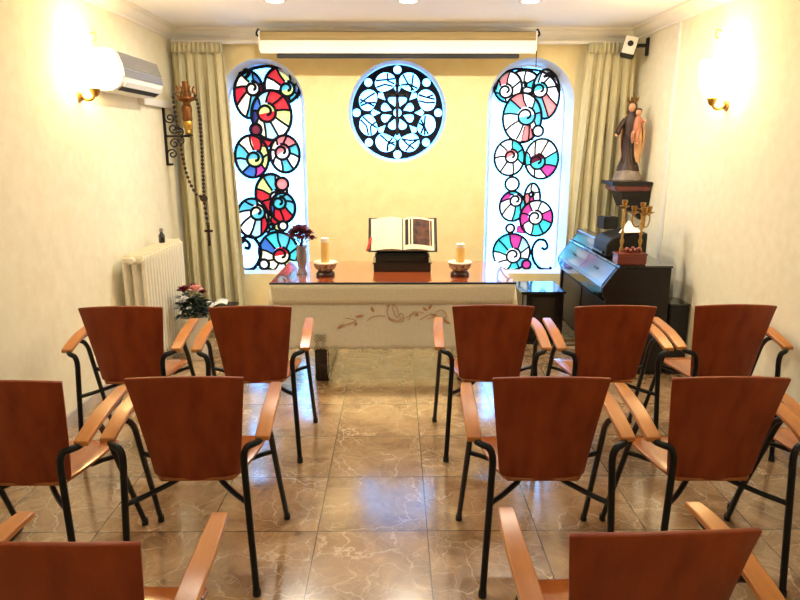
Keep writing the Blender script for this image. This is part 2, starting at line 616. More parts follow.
def scroll_window(name, label, frame, circles, beads, arcs, scrolls, line):
    """circles: (cx, cy, R, (ix, iy, r), start_angle, [colours], inner colour) in pixels of the photograph"""
    root = thing(name, label, 'window', (0, 0, 0))
    root['kind'] = 'structure'
    glass_pane('frosted_glass', arch(*frame), root)
    pm, tm = MB(), MB()
    used = []

    def slot(k):
        if k not in used:
            used.append(k)
        return used.index(k)
    lay = 0

    def pane(pts, colour):
        pm.mi = slot(colour)
        y = GZ - 0.012 - lay * 0.0025
        vs = [(x, y, z) for x, z in pts]
        pm.faces(vs, [tuple(range(len(vs)))])

    yt = GZ - 0.055

    ells = []
    for (cx, cy, Rx, Ry, inn, a0, cols, icol) in circles:
        c = px((cx, cy))
        ells.append((c[0], c[1], Rx * SCALE, Ry * SCALE))
    for (cx, cy, r, colr) in beads:
        c = px((cx, cy))
        ells.append((c[0], c[1], r * SCALE, r * SCALE))

    def wire(pts, r, closed=False, level=None):
        if level is None:
            tm.tube([(x, yt, z) for x, z in pts], r, n=6, closed=closed)
            return
        q = list(pts) + ([pts[0]] if closed else [])
        fine = []
        for a, b in zip(q, q[1:]):
            for k in range(4):
                fine.append((a[0] + (b[0] - a[0]) * k / 4, a[1] + (b[1] - a[1]) * k / 4))
        fine.append(q[-1])
        run = []
        for p in fine + [None]:
            hid = p is None or any(((p[0] - e[0]) / e[2]) ** 2 + ((p[1] - e[1]) / e[3]) ** 2 < 0.97 for e in ells[level + 1:])
            if not hid:
                run.append(p)
            else:
                if len(run) > 2:
                    tm.tube([(x, yt, z) for x, z in run], r, n=6)
                run = []
    for (cx, cy, Rx, Ry, (ix, iy, ir), a0, cols, icol) in circles:
        c = px((cx, cy))
        i = px((ix, iy))
        Rx, Ry, ir = Rx * SCALE, Ry * SCALE, ir * SCALE

        def oo(a):
            return (c[0] + Rx * math.cos(a), c[1] + Ry * math.sin(a))

        def ii(a, k=1.0):
            return (i[0] + ir * k * math.cos(a), i[1] + ir * k * math.sin(a))
        n = len(cols)
        for k, colr in enumerate(cols):
            aa = [a0 + 2 * PI * (k + t / 6) / n for t in range(7)]
            pane([oo(a) for a in aa] + [ii(a) for a in reversed(aa)], colr)
            a = aa[0]
            p, q = oo(a), ii(a)
            mid = ((p[0] + q[0]) * 0.5 + 0.008 * math.sin(3 * a), (p[1] + q[1]) * 0.5 + 0.008 * math.cos(2 * a))
            wire([p, mid, q], line * 0.7, level=lay)
        for h in range(2):
            aa = [a0 + PI * (h + t / 8) for t in range(9)]
            pane([ii(a) for a in aa], icol[h])
        wire([oo(2 * PI * k / 32) for k in range(32)], line, True, level=lay)
        # the scroll winding inwards
        sp = []
        for k in range(34):
            t = k / 33
            a = a0 + 1.2 - t * 2.9 * PI
            rr = ir * (1.0 - 0.78 * max(0.0, t - 0.45) / 0.55)
            sp.append((i[0] + rr * math.cos(a), i[1] + rr * math.sin(a)))
        wire(sp, line * 0.85, level=lay)
        lay += 1
    for (cx, cy, r, colr) in beads:
        c = px((cx, cy))
        pane(circ(c[0], c[1], r * SCALE, 20), colr)
        wire(circ(c[0], c[1], r * SCALE, 20), line, True)
        lay += 0
    for pts, colr in arcs:
        if colr:
            pane([px(p) for p in pts], colr)
            wire([px(p) for p in pts], line * 0.5, True)
        else:
            q = bez([(*px(p), 0) for p in pts], 6)
            wire([(v.x, v.y) for v in q], line)
    for pts in scrolls:
        q = bez([(*px(p), 0) for p in pts], 6)
        wire([(v.x, v.y) for v in q], line * 1.15)
    pm.build('coloured_panes', [GL[k] for k in used], root, smooth=False)
    tm.build('iron_tracery', NAVY, root)
    # slim frame round the glass
    fr = MB()
    fr.tube([(x, GZ - 0.012, z) for x, z in arch(*shrink(frame, 0.006))], 0.011, n=6, closed=True)
    fr.build('glazing_frame', REVEAL, root)
    return root


left_circles = [
    (282.5, 85.5, 17, 17, (287.5, 89, 7), 0.3, ['lime', 'lime', 'red', 'white', 'lime', 'wine', 'cyan', 'blue'], ('cyan', 'lime')),
    (249.8, 95, 14.5, 22, (253.2, 88.5, 6.5), 0.5, ['blue', 'cyan', 'cream', 'red', 'cream', 'cyan', 'sky', 'wine'], ('cream', 'white')),
    (272, 115.5, 19.5, 23.5, (267, 112.5, 9), 0.2, ['red', 'red', 'sky', 'blue', 'deep', 'cream', 'sky', 'white', 'lime'], ('lime', 'red')),
    (252.5, 156.5, 16.7, 20.5, (255.4, 158.5, 8), 0.1, ['lime', 'red', 'cream', 'cyan', 'sky', 'blue', 'magenta', 'lime'], ('cyan', 'lime')),
    (285.4, 154, 14.6, 18, (282.5, 151.7, 7.5), 0.6, ['pink', 'pink', 'cream', 'white', 'white', 'cyan', 'white', 'cyan'], ('pink', 'white')),
    (272, 194, 16, 20, (276, 196, 6), 0.5, ['white', 'cyan', 'lime', 'red', 'red', 'blue', 'white', 'cream'], ('white', 'white')),
    (274, 224, 11, 10, (272, 226, 3), 0.4, ['red', 'lime', 'sky', 'turq', 'lime'], ('cyan', 'cyan')),
    (253.3, 218, 16, 20, (258, 212, 7.5), 0.5, ['white', 'cyan', 'cyan', 'white', 'white', 'sky', 'red', 'cream'], ('cream', 'cyan')),
    (283.3, 207.5, 12.5, 15, (279.6, 202.5, 6.5), 0.3, ['cyan', 'cyan', 'white', 'blue', 'red', 'red', 'cyan'], ('cyan', 'turq')),
    (279, 251.5, 20, 20.5, (281.7, 255, 8.5), 0.2, ['turq', 'cyan', 'turq', 'blue', 'cream', 'cream', 'white', 'lime', 'turq'], ('red', 'cream')),
]
left_beads = [(256.3, 129.6, 5.5, 'wine'), (282.5, 183.8, 6.3, 'pink'), (283.5, 225.5, 4.6, 'white'), (264.6, 263.8, 5, 'white')]
left_arcs = [([(243, 74), (255, 68.5), (270, 66.5), (285, 69), (296, 78), (300, 90), (297, 99)], None),
             ([(259, 137), (266, 140), (274, 139), (269, 147), (262, 146)], 'red')]
left_scrolls = [[(241, 75), (240, 70), (245, 69), (250, 73), (246, 78)],
                [(245, 247), (249, 248), (250, 244), (246, 240), (241, 243), (243, 238), (252, 236), (260, 245), (261, 256), (255, 267), (246, 270), (243, 267)]]
scroll_window('window_1', 'tall arched stained glass window with iron scrolls beside the radiator curtain', WL2, left_circles, left_beads, left_arcs, left_scrolls, 0.0155)

right_circles = [
    (523.5, 82.5, 15, 11, (523, 85, 3), 0.4, ['white', 'white', 'pink', 'white', 'white', 'turq'], ('white', 'white')),
    (507.5, 87, 13.5, 14.5, (505.5, 91, 6.5), 0.4, ['white', 'pink', 'turq', 'turq', 'white', 'white'], ('white', 'white')),
    (545, 94.5, 13.5, 23, (539.5, 90, 7), 0.3, ['white', 'white', 'sky', 'turq', 'white', 'cyan', 'pink', 'white'], ('turq', 'white')),
    (521.7, 118, 19, 23.5, (526, 116, 8.5), 0.2, ['cyan', 'white', 'pink', 'cyan', 'white', 'white', 'white', 'white', 'cyan'], ('white', 'cyan')),
    (509, 157.5, 15, 17.5, (511, 156, 6.5), 0.5, ['turq', 'white', 'white', 'white', 'white', 'white', 'turq'], ('pink', 'white')),
    (541, 158.8, 16.7, 19.5, (537, 161.5, 7.5), 0.4, ['white', 'cream', 'white', 'turq', 'white', 'white', 'magenta', 'turq'], ('wine', 'turq')),
    (531.7, 198, 8, 15, (531, 194, 2.5), 0.4, ['white', 'white', 'pink', 'magenta', 'white'], ('white', 'white')),
    (512, 206, 13, 15, (515.5, 200, 6), 0.2, ['white', 'turq', 'magenta', 'white', 'white', 'turq', 'turq'], ('white', 'white')),
    (535.8, 218, 16.7, 18, (535, 217, 7), 0.5, ['white', 'white', 'magenta', 'magenta', 'white', 'turq', 'turq', 'magenta'], ('white', 'white')),
    (511, 251.7, 19, 19, (513, 255, 7.5), 0.3, ['sky', 'magenta', 'turq', 'turq', 'white', 'white', 'turq', 'cyan', 'white'], ('white', 'white')),
]
right_beads = [(537.5, 131, 5.2, 'white'), (511.7, 183.8, 7, 'white'), (509.8, 228, 4.3, 'white'), (526, 264, 4.6, 'magenta')]
right_arcs = [([(495, 90), (500, 77), (512, 70), (528, 69.5), (542, 72), (553, 80), (558.5, 93)], None),
              ([(524, 127), (530, 125), (533, 140), (521, 141)], 'pink'),
              ([(517, 226), (523, 225), (526, 233), (516, 232)], 'magenta')]
right_scrolls = [[(541, 247), (544, 249), (547, 246), (544, 240), (537, 240), (532, 248), (533, 260), (540, 268), (549, 269), (550, 266)],
                 [(543, 77), (548, 75.5), (552, 76), (554, 78)], [(546, 74.5), (550, 73.5), (554, 76)]]
scroll_window('window_2', 'tall arched stained glass window with iron scrolls beside the piano', WR2, right_circles, right_beads, right_arcs, right_scrolls, 0.012)

# rose window
root = thing('window_3', 'round stained glass rose window with dark tracery above the altar', 'window')
root['kind'] = 'structure'
glass_pane('frosted_glass', circ(RC.x, RC.z, RR - 0.008, 48), root)
holes = []
leadm = MB()
yl = GZ - 0.055
S = RR / 47.0 * 0.98            # pixel of the photograph's rose -> metres


def rp(r, a):
    return (RC.x + r * S * math.cos(a), RC.z + r * S * math.sin(a))


for k in range(8):
    a = k * PI / 4
    cx, cz = rp(42.0, a)
    holes.append(circ(cx, cz, 4.1 * S, 16))
    # triangle
    holes.append([rp(17.5, a), rp(25, a - 0.14), rp(27.5, a), rp(25, a + 0.14)][::1])
    b = a + PI / 8
    # big lobe
    lc = rp(32.5, b)
    pts = []
    for j in range(28):
        t = 2 * PI * j / 28
        rad = 8.9 + 0.5 * math.cos(3 * t)
        rt = 11.2 + 0.5 * math.cos(2 * t)
        u = math.cos(t) * rad
        v = math.sin(t) * rt
        pts.append((lc[0] + S * (u * math.cos(b) - v * math.sin(b)), lc[1] + S * (u * math.sin(b) + v * math.cos(b))))
    holes.append(pts)
    # lead lines in the lobe, a different set each
    random.seed(40 + k)
    for q in range(3):
        t0 = random.uniform(0, 2 * PI)
        t1 = t0 + random.uniform(1.7, 3.0)
        e = []
        for t in (t0, (t0 + t1) / 2, t1):
            kk = 0.95 if t != (t0 + t1) / 2 else 0.25
            u, v = math.cos(t) * 8.7 * kk, math.sin(t) * 11 * kk
            e.append((lc[0] + S * (u * math.cos(b) - v * math.sin(b)), yl, lc[1] + S * (u * math.sin(b) + v * math.cos(b))))
        leadm.tube(e, 0.0095, n=5)
    # petal
    pp = []
    for j in range(16):
        t = 2 * PI * j / 16
        rr = 12.2 + 5.6 * math.cos(t)
        w = 6.3 * math.sin(t) * (0.55 + 0.45 * math.cos(t))
        pp.append((rp(rr, b)[0] - S * w * math.sin(b), rp(rr, b)[1] + S * w * math.cos(b)))
    holes.append(pp)
holes.append(circ(RC.x, RC.z, 4.2 * S, 12))
mb, _ = plate_with_holes(circ(RC.x, RC.z, RR - 0.012, 64), holes, GZ - 0.06, GZ - 0.035, reveal_mat=0)
mb.build('iron_tracery', NAVY, root, smooth=False)
leadm.build('lead_lines', NAVY, root)
cr = MB()
cr.box((RC.x - 0.002, GZ - 0.075, RC.z + 0.02), (0.03, 0.016, 0.46))
cr.box((RC.x - 0.002, GZ - 0.075, RC.z + 0.155), (0.17, 0.016, 0.028))
for sx, sz in ((-0.085, 0.155), (0.085, 0.155), (0, 0.25)):
    cr.lathe([(0.022, -0.008), (0.022, 0.008)], (RC.x - 0.002 + sx, GZ - 0.075, RC.z + sz), n=10, axis='Y')
cr.build('cross', IRON, root, smooth=False)

# ------------------------------------------------------------------ lights of the room
def downlight(x, y, label, energy):
    t = thing('ceiling_light', label, 'light', (x, y, ZC), group='recessed ceiling lights')
    MB().lathe([(0.062, -0.004), (0.062, -0.0005)], n=24).build('light_lens', BULB, t)
    MB().lathe([(0.064, -0.001), (0.064, -0.008), (0.085, -0.006), (0.088, -0.001)], n=24).build('trim_ring', WHITE, t)
    ld = bpy.data.lights.new('downlight', 'AREA')
    ld.shape = 'DISK'
    ld.size = 0.13
    ld.energy = energy
    ld.color = (1.0, 0.92, 0.76)
    lo = bpy.data.objects.new('downlight', ld)
    lo.parent = t
    lo.location = (0, 0, -0.012)
    COL.objects.link(lo)


E_DOWN = 21
E_REAR = 8
for x, w in ((-0.87, 'nearest the air conditioner'), (0.1, 'above the middle of the altar'), (0.99, 'nearest the piano')):
    downlight(x, 5.15, 'white round recessed ceiling light ' + w, E_DOWN)
for yy, w in ((2.6, 'over the middle rows of chairs'), (0.0, 'behind the last row of chairs')):
    for x in (-1.1, 1.2):
        t = bpy.data.lights.new('downlight', 'AREA')
        t.shape = 'DISK'
        t.size = 0.16
        t.energy = E_REAR
        t.color = (1.0, 0.92, 0.76)
        lo = bpy.data.objects.new('downlight', t)
        lo.location = (x, yy, ZC - 0.015)
        COL.objects.link(lo)


def sconce(label, x, y, z, s):
    t = thing('wall_sconce', label, 'light', (x, y, z), group='brass wall sconces')
    b = MB()
    b.lathe([(0.035, 0), (0.035, 0.012), (0.02, 0.02)], (0, 0, -0.05), n=16, axis='X') if s > 0 else \
        b.lathe([(0.035, 0), (0.035, -0.012), (0.02, -0.02)], (0, 0, -0.05), n=16, axis='X')
    b.tube(bez([(s * 0.015, 0, -0.05), (s * 0.045, 0, -0.075), (s * 0.085, 0, -0.065), (s * 0.10, 0, -0.03)], 6), 0.010, n=8)
    b.lathe([(0.010, -0.05), (0.022, -0.035), (0.036, 0.0), (0.032, 0.005)], (s * 0.104, 0, -0.005), n=16)
    b.build('brass_arm', BRASS, t)
    sh = MB()
    sh.lathe([(0.038, 0.0), (0.068, 0.03), (0.088, 0.09), (0.098, 0.17), (0.094, 0.235), (0.084, 0.235), (0.082, 0.12), (0.03, 0.012)], (s * 0.104, 0, 0.0), n=24)
    sh.build('glass_shade', SHADE, t)


sconce('brass wall sconce with a glowing glass shade beside the air conditioner', XL, 4.45, 2.07, 1)
sconce('brass wall sconce with a glowing glass shade on the bare piano-side wall', XR, 4.55, 2.02, -1)


# ------------------------------------------------------------------ chairs
def shell_strip(prof, nu, curve):
    """prof: (y, z, half width, bow); a sheet bowed sideways"""
    vs, fs = [], []
    for (y, z, w, bow) in prof:
        for i in range(nu + 1):
            u = -1 + 2 * i / nu
            vs.append(Vector((u * w, y + (bow * (u * u) if curve == 'y' else 0), z + (bow * (u * u) if curve == 'z' else 0))))
    for j in range(len(prof) - 1):
        for i in range(nu):
            fs.append((j * (nu + 1) + i, j * (nu + 1) + i + 1, (j + 1) * (nu + 1) + i + 1, (j + 1) * (nu + 1) + i))
    return vs, fs


CHAIRS = 'wooden armchairs set out before the altar'


def make_chair():
    t = thing('wooden_armchair', 'x', 'chair', group=CHAIRS)
    # backrest: bowed plywood, wider at the top
    zs = [0.414, 0.42, 0.436, 0.50, 0.58, 0.66, 0.74, 0.81, 0.856, 0.868]
    prof = []
    for z in zs:
        k = (z - 0.40) / 0.472
        w = 0.165 + 0.058 * k
        if z < 0.436:
            w -= 0.028 * ((0.436 - z) / 0.022) ** 2
        y = -0.105 - 0.085 * k ** 1.3 + 0.0
        prof.append((y, z, w, 0.028))
    mb = MB()
    vs, fs = shell_strip(prof, 10, 'y')
    # gently crowned top edge
    n = len(vs)
    for i in range(11):
        u = -1 + 2 * i / 10
        for r in (1, 2):
            vs[n - 11 * r + i].z += (0.016 if r == 1 else 0.009) * (1 - u * u) - 0.004
    mb.faces(vs, fs)
    mb.build('backrest', WOOD_BACK, t, solid=0.014, bevel=0.003)
    # seat
    prof = [(-0.112, 0.418, 0.14, 0.0), (-0.095, 0.417, 0.155, 0.003), (-0.03, 0.42, 0.180, 0.005), (0.08, 0.425, 0.206, 0.005), (0.18, 0.43, 0.222, 0.004),
            (0.245, 0.43, 0.222, 0.0), (0.268, 0.422, 0.212, 0.0), (0.276, 0.41, 0.2, 0.0)]
    mb = MB()
    mb.faces(*shell_strip(prof, 8, 'z'))
    mb.build('seat', WOOD_SEAT, t, solid=0.013, bevel=0.003)
    for s in (-1, 1):
        # armrest: bowed strip
        path = [(-0.212, 0.638, 0.0275), (-0.17, 0.65, 0.0285), (-0.10, 0.667, 0.029), (-0.02, 0.681, 0.029), (0.08, 0.689, 0.028), (0.17, 0.691, 0.026), (0.225, 0.689, 0.024), (0.24, 0.687, 0.021)]
        vs, fs = [], []
        for (y, z, w) in path:
            ox = s * (0.289 - 0.22 * max(0.0, y) ** 2)
            for (dx, dz) in ((-w, 0.010), (w, 0.010), (w, -0.010), (-w, -0.010)):
                vs.append((ox + dx, y, z + dz))
        m = len(path)
        for i in range(m - 1):
            for k in range(4):
                fs.append((i * 4 + k, i * 4 + (k + 1) % 4, (i + 1) * 4 + (k + 1) % 4, (i + 1) * 4 + k))
        fs += [(0, 1, 2, 3), tuple((m - 1) * 4 + k for k in range(4))]
        mb = MB()
        mb.faces(vs, fs)
        mb.build('armrest', WOOD_ARM, t, bevel=0.004)
        # rear leg bends over into the rail under the armrest
        pts = [(s * 0.247, -0.265, 0.012), (s * 0.234, -0.256, 0.30), (s * 0.224, -0.248, 0.535)]
        pts += bez([(s * 0.223, -0.247, 0.55), (s * 0.225, -0.244, 0.59), (s * 0.237, -0.238, 0.617), (s * 0.262, -0.225, 0.625), (s * 0.28, -0.20, 0.628),
                    (s * 0.287, -0.14, 0.641), (s * 0.289, -0.05, 0.655), (s * 0.287, 0.06, 0.662), (s * 0.283, 0.15, 0.664), (s * 0.278, 0.195, 0.674)], 5)
        MB().tube(pts, 0.0135, n=10).build('rear_leg', TUBE, t)
        pts = [(s * 0.293, 0.272, 0.012), (s * 0.28, 0.10, 0.40)] + bez([(s * 0.276, 0.045, 0.53), (s * 0.272, 0.012, 0.59), (s * 0.276, -0.02, 0.63), (s * 0.286, -0.05, 0.65)], 5)
        MB().tube(pts, 0.0125, n=10).build('front_leg', TUBE, t)
        f = MB()
        f.lathe([(0.0155, 0), (0.0165, 0.004), (0.0155, 0.03)], (s * 0.247, -0.265, 0), n=10)
        f.build('foot_cap', RUBBER, t)
        f = MB()
        f.lathe([(0.0145, 0), (0.0155, 0.004), (0.0145, 0.03)], (s * 0.293, 0.272, 0), n=10)
        f.build('foot_cap', RUBBER, t)
    MB().tube(bez([(-0.231, -0.255, 0.395), (-0.17, -0.19, 0.397), (-0.10, -0.10, 0.40), (-0.05, -0.03, 0.402), (0.05, -0.03, 0.402), (0.10, -0.10, 0.40), (0.17, -0.19, 0.397), (0.231, -0.255, 0.395)], 4), 0.011, n=8).build('seat_brace', TUBE, t)
    MB().tube([(-0.276, 0.082, 0.44), (-0.225, 0.082, 0.425), (-0.18, 0.082, 0.406), (0.18, 0.082, 0.406), (0.225, 0.082, 0.425), (0.276, 0.082, 0.44)], 0.011, n=8).build('cross_rail', TUBE, t)
    return t


chair = make_chair()
SPOTS = [
    (-1.478, 3.585, 2.0, 'wooden armchair in the front row next to the radiator'),
    (-0.787, 3.59, 2.5, 'front-row wooden armchair at the aisle nearest the flower pot'),
    (0.535, 3.60, -1.5, 'front-row wooden armchair at the aisle on the piano side of the altar'),
    (1.19, 3.585, 0.0, 'wooden armchair standing directly before the piano end'),
    (1.848, 3.60, 0.0, 'front-row wooden armchair against the bare piano-side wall'),
    (-1.455, 2.46, 0.0, 'middle-row wooden armchair cut by the left edge of the photo'),
    (-0.797, 2.495, 1.5, 'middle-row wooden armchair at the aisle, left of the bare strip of floor'),
    (0.588, 2.483, -0.5, 'middle-row wooden armchair at the aisle, right of the bare strip of floor'),
    (1.262, 2.478, -0.5, 'middle-row wooden armchair second from the aisle on the right'),
    (1.915, 2.57, 1.0, 'middle-row wooden armchair of which only an arm and seat edge show at the right edge'),
    (-0.782, 1.452, -1.0, 'nearest wooden armchair at bottom left, cut by the frame'),
    (0.606, 1.482, 2.5, 'nearest wooden armchair at bottom right, its legs out of frame'),
]
for i, (x, y, a, lab) in enumerate(SPOTS):
    c = chair if i == 0 else copy_tree(chair)
    c.location = (x, y, 0)
    c.rotation_euler = (0, 0, math.radians(a))
    c['label'] = lab

# ------------------------------------------------------------------ altar table
TX, TY0, TY1, TZ = -0.015, 4.56, 5.42, 0.762
TW = 1.745
t = thing('altar_table', 'altar table with a glossy mahogany top and black pedestal feet', 'table', (TX, (TY0 + TY1) / 2, 0))
D = TY1 - TY0
MB().box((0, 0, TZ - 0.012), (TW, D, 0.024), bevel=0.003).build('table_top', TABLE, t, smooth=False)
MB().box((0, -D / 2 - 0.012, TZ - 0.004), (TW + 0.004, 0.026, 0.010)).build('dark_edge', BLACKM, t, smooth=False)
MB().box((0, 0.03, TZ - 0.065), (TW - 0.34, D - 0.24, 0.08)).build('apron', BLACKW, t, smooth=False)
for s in (-1, 1):
    lg = MB()
    lg.box((s * 0.53, -0.1, 0.36), (0.095, 0.42, 0.64), bevel=0.006)
    lg.box((s * 0.53, 0.0, 0.03), (0.10, D - 0.1, 0.06), bevel=0.01)
    lg.box((s * 0.53, 0.0, 0.66), (0.075, D - 0.25, 0.05), bevel=0.006)
    lg.box((s * 0.53, -0.35, 0.17), (0.09, 0.10, 0.27), bevel=0.006)
    lg.build('pedestal', BLACK, t, smooth=False)
MB().box((0, 0.0, 0.22), (1.0, 0.05, 0.06)).build('stretcher', BLACK, t, smooth=False)

# altar cloth hanging over the front edge
cl = thing('altar_cloth', 'linen altar cloth embroidered with leaves hanging down the table front', 'cloth', (TX, TY0 - 0.01, 0))


def cloth_fn(u, v):
    x = (u - 0.5) * (TW - 0.01)
    z = TZ - 0.011 - v * 0.485
    x *= 1.0 - 0.055 * v
    y = -0.006 - 0.005 * v * math.sin(u * 19) - 0.004 * v * math.sin(u * 43 + 1)
    if v > 0.999:
        z += 0.012 * abs(math.sin(u * 60))
    return Vector((x, y, z))


mb = MB()
mb.grid(cloth_fn, 120, 12)
mb.build('cloth_drop', LINEN, cl, solid=0.003)
mb = MB()
mb.grid(lambda u, v: Vector(((u - 0.5) * (TW - 0.004) * (1 - 0.02 * v), -0.0135 - 0.0045 * v - 0.001 * math.sin(u * 15) * v, TZ - 0.0105 - v * 0.14)), 60, 4)
mb.build('overlay_band', LINEN2, cl, solid=0.003)
for s in (-1, 1):
    mb = MB()
    x = s * (TW / 2 - 0.002)
    mb.faces([(x, 0.0, TZ - 0.03), (x + s * 0.03, 0.03, TZ - 0.2), (x - s * 0.03, 0.06, TZ - 0.22), (x - s * 0.006, 0.10, TZ - 0.03),
              (x - s * 0.03, 0.0, TZ - 0.2)], [(0, 1, 2, 3), (0, 4, 1)])
    mb.build('cloth_corner', LINEN, cl, solid=0.003)
FZ = TY0 - 0.024


def cpt(p, off=0.0):
    q = at(p[0], p[1], FZ)
    return Vector((q.x - TX, -0.017 - off, q.z))


STEMS = ([(340, 326), (347, 324), (356, 321), (351, 319), (345, 318)], [(367, 321), (372, 317), (380, 315.5), (386, 316)], [(406, 318), (412, 314), (418, 312), (424, 313)],
         [(420, 320), (426, 316), (432, 313)], [(436, 312), (442, 310), (447, 316), (441, 319)], [(409, 320), (411, 315), (415, 311)], [(428, 319), (436, 317), (447, 320)])
for pts in STEMS:
    MB().tube([cpt((p.x, p.y)) for p in bez([(*p, 0) for p in pts], 6)], 0.0026, n=5).build('embroidered_stem', EMBR, cl)
for (x, y, a, l) in ((341, 326, 0.5, 9), (359.5, 316, 0.2, 9), (372.5, 309.5, -1.1, 6), (356, 324, 0.8, 4), (425, 309, -0.6, 6), (430, 307, 0.9, 6), (434, 315, 0.1, 6), (447, 322, -0.5, 8), (417, 315, 0.6, 4)):
    c = cpt((x, y))
    h = l * 0.5 * 4.75 / F_PX
    pts = [c + Vector((math.cos(a), 0, math.sin(a))) * h * k for k in (-1, -0.5, 0, 0.5, 1)]
    MB().tube(pts, [0.002, 0.008, 0.010, 0.007, 0.001], n=6, flat=0.25).build('embroidered_leaf', EMBR, cl)
ew = MB()
for pts in ([(386, 307), (389, 305), (387, 312), (390, 318), (398, 320), (404, 317), (401, 313), (397, 317), (393, 310), (393, 304), (390, 304), (386, 307)],
            [(393, 304), (397, 308), (399, 315)], [(388, 318), (395, 321), (403, 321), (404, 318)]):
    ew.tube([cpt((p.x, p.y)) for p in bez([(*p, 0) for p in pts], 6)], 0.0026, n=5)
ew.build('embroidered_dove', EMBR, cl)
lm = MB()
for (x, y) in ((316, 336), (319, 336), (322, 336), (325, 336), (316, 340), (319, 339.5), (322, 339.5), (325, 340), (317, 344), (323.5, 344), (316, 348), (319, 348), (322.5, 348), (326, 348)):
    lm.tube(circ_pts := [cpt((x + 1.3 * math.cos(a), y + 1.6 * math.sin(a))) for a in [k * PI / 4 for k in range(8)]], 0.0022, n=5, closed=True)
lm.build('lace_motif', EMBG, cl)

# book stand with open book
BX, BY = 0.055, 5.02
t = thing('book_stand', 'black two-tier wooden book stand at the middle of the altar', 'book stand', (BX, BY, TZ + 0.001))
t.scale = (1, 1, 0.85)
b = MB()
b.box((0, 0.07, 0.035), (0.44, 0.27, 0.07), bevel=0.006)
b.box((0, 0.07, 0.078), (0.455, 0.285, 0.014), bevel=0.003)
b.box((0, 0.08, 0.105), (0.41, 0.25, 0.05), bevel=0.006)
b.box((0, 0.08, 0.135), (0.425, 0.26, 0.012), bevel=0.003)
b.build('plinth', BLACK, t, smooth=False)
b = MB()
TILT = math.radians(58)
b.box((0, 0.12, 0.24), (0.40, 0.016, 0.24), rot=(-(PI / 2 - TILT), 0, 0), bevel=0.003)
b.box((0, 0.035, 0.146), (0.42, 0.05, 0.014), bevel=0.003)
b.box((0, 0.19, 0.20), (0.06, 0.016, 0.13), rot=(0.3, 0, 0))
b.build('sloping_rest', BLACK, t, smooth=False)

bk = thing('open_book', 'large open book with a red ribbon and a dark coloured picture on one page', 'book', (BX + 0.005, BY + 0.0, TZ + 0.136))
Rb = Matrix.Rotation(-(PI / 2 - TILT), 4, 'X')      # book plane: local X across, Z up the slope
off = Matrix.Translation((0, 0.03, 0))


def bpnt(x, y, z):
    return (off @ Rb @ Vector((x, y, z)))


cv = MB()
for s in (-1, 1):
    cv.faces([bpnt(0, -0.006, 0), bpnt(s * 0.268, -0.018, -0.004), bpnt(s * 0.268, -0.018, 0.285), bpnt(0, -0.006, 0.285)], [(0, 1, 2, 3)])
cv.build('book_cover', BLACKM, bk, solid=0.006, smooth=False)
for s in (-1, 1):
    pg = MB()

    def page(u, v, s=s):
        x = s * (0.004 + 0.25 * u)
        bow = -0.045 * math.sin(PI * min(1, u * 1.12 + 0.06)) ** 0.8 * (1 - 0.45 * u) - 0.012
        return bpnt(x, bow - 0.008, 0.006 + 0.27 * v)
    pg.grid(page, 14, 2)
    pg.grid(lambda u, v, s=s: bpnt(s * (0.004 + 0.25 * u), (-0.045 * math.sin(PI * min(1, u * 1.12 + 0.06)) ** 0.8 * (1 - 0.45 * u) - 0.02) * (1 - v) - 0.014 * v, 0.006), 14, 1)
    pg.grid(lambda u, v, s=s: bpnt(s * 0.254, (-0.02 - 0.013) * (1 - v) - 0.014 * v, 0.006 + 0.27 * u), 2, 1)
    pg.build('page_block', PAPER, bk)
    if s > 0:
        pc = MB()

        def pict(u, v):
            uu = 0.30 + 0.60 * u
            q = page(uu, 0.14 + 0.80 * v, 1)
            return q + bpnt(0, -0.0015, 0) - bpnt(0, 0, 0)
        pc.grid(pict, 10, 2)
        pc.build('printed_picture', PICT, bk)
        pt = MB()
        for (u0, u1) in ((0.06, 0.16), (0.21, 0.25)):
            pt.grid(lambda u, v, a=u0, b_=u1: page(a + (b_ - a) * u, 0.14 + 0.8 * v, 1) + bpnt(0, -0.0015, 0) - bpnt(0, 0, 0), 3, 2)
        pt.build('printed_border', INK, bk)
rb = MB()
rb.grid(lambda u, v: bpnt(-0.255 - 0.03 * v + 0.02 * u, -0.035 - 0.012 * v, 0.11 - 0.12 * v), 1, 6)
rb.build('ribbon', RED, bk, solid=0.002)


# candles in painted bowls
def candle_set(x, y, h, r, lab1, lab2):
    t = thing('candle_bowl', lab1, 'bowl', (x, y, TZ + 0.001), group='painted candle bowls on the altar')
    MB().lathe([(0.0, 0.04), (0.05, 0.036), (0.078, 0.06), (0.088, 0.098), (0.084, 0.10), (0.07, 0.07), (0.045, 0.052), (0.0, 0.05)], n=28).build('bowl', CERAM, t)
    MB().lathe([(0.068, 0.0), (0.072, 0.012), (0.06, 0.03), (0.045, 0.04), (0.0, 0.041)], n=24).build('foot', CERAMD, t)
    MB().lathe([(0.0875, 0.094), (0.091, 0.099), (0.0875, 0.104), (0.083, 0.1)], n=28).build('rim', CREAMW, t)
    c = thing('pillar_candle', lab2, 'candle', (x, y, TZ + 0.0525), group='pillar candles on the altar')
    MB().lathe([(r, 0), (r, h), (r * 0.93, h + 0.006), (0.0, h + 0.001)], n=20).build('wax', WAX, c)
    MB().lathe([(r * 1.02, h - 0.024), (r * 1.03, h + 0.004), (r * 0.8, h + 0.008), (r * 0.5, h + 0.003), (0, h + 0.003)], n=20).build('top_highlight', WAX_HIGHLIGHT, c)  # painted highlight around the top of the wax
    MB().tube([(0, 0, h), (0.002, 0, h + 0.015)], 0.0015, n=5).build('wick', BLACKM, c)


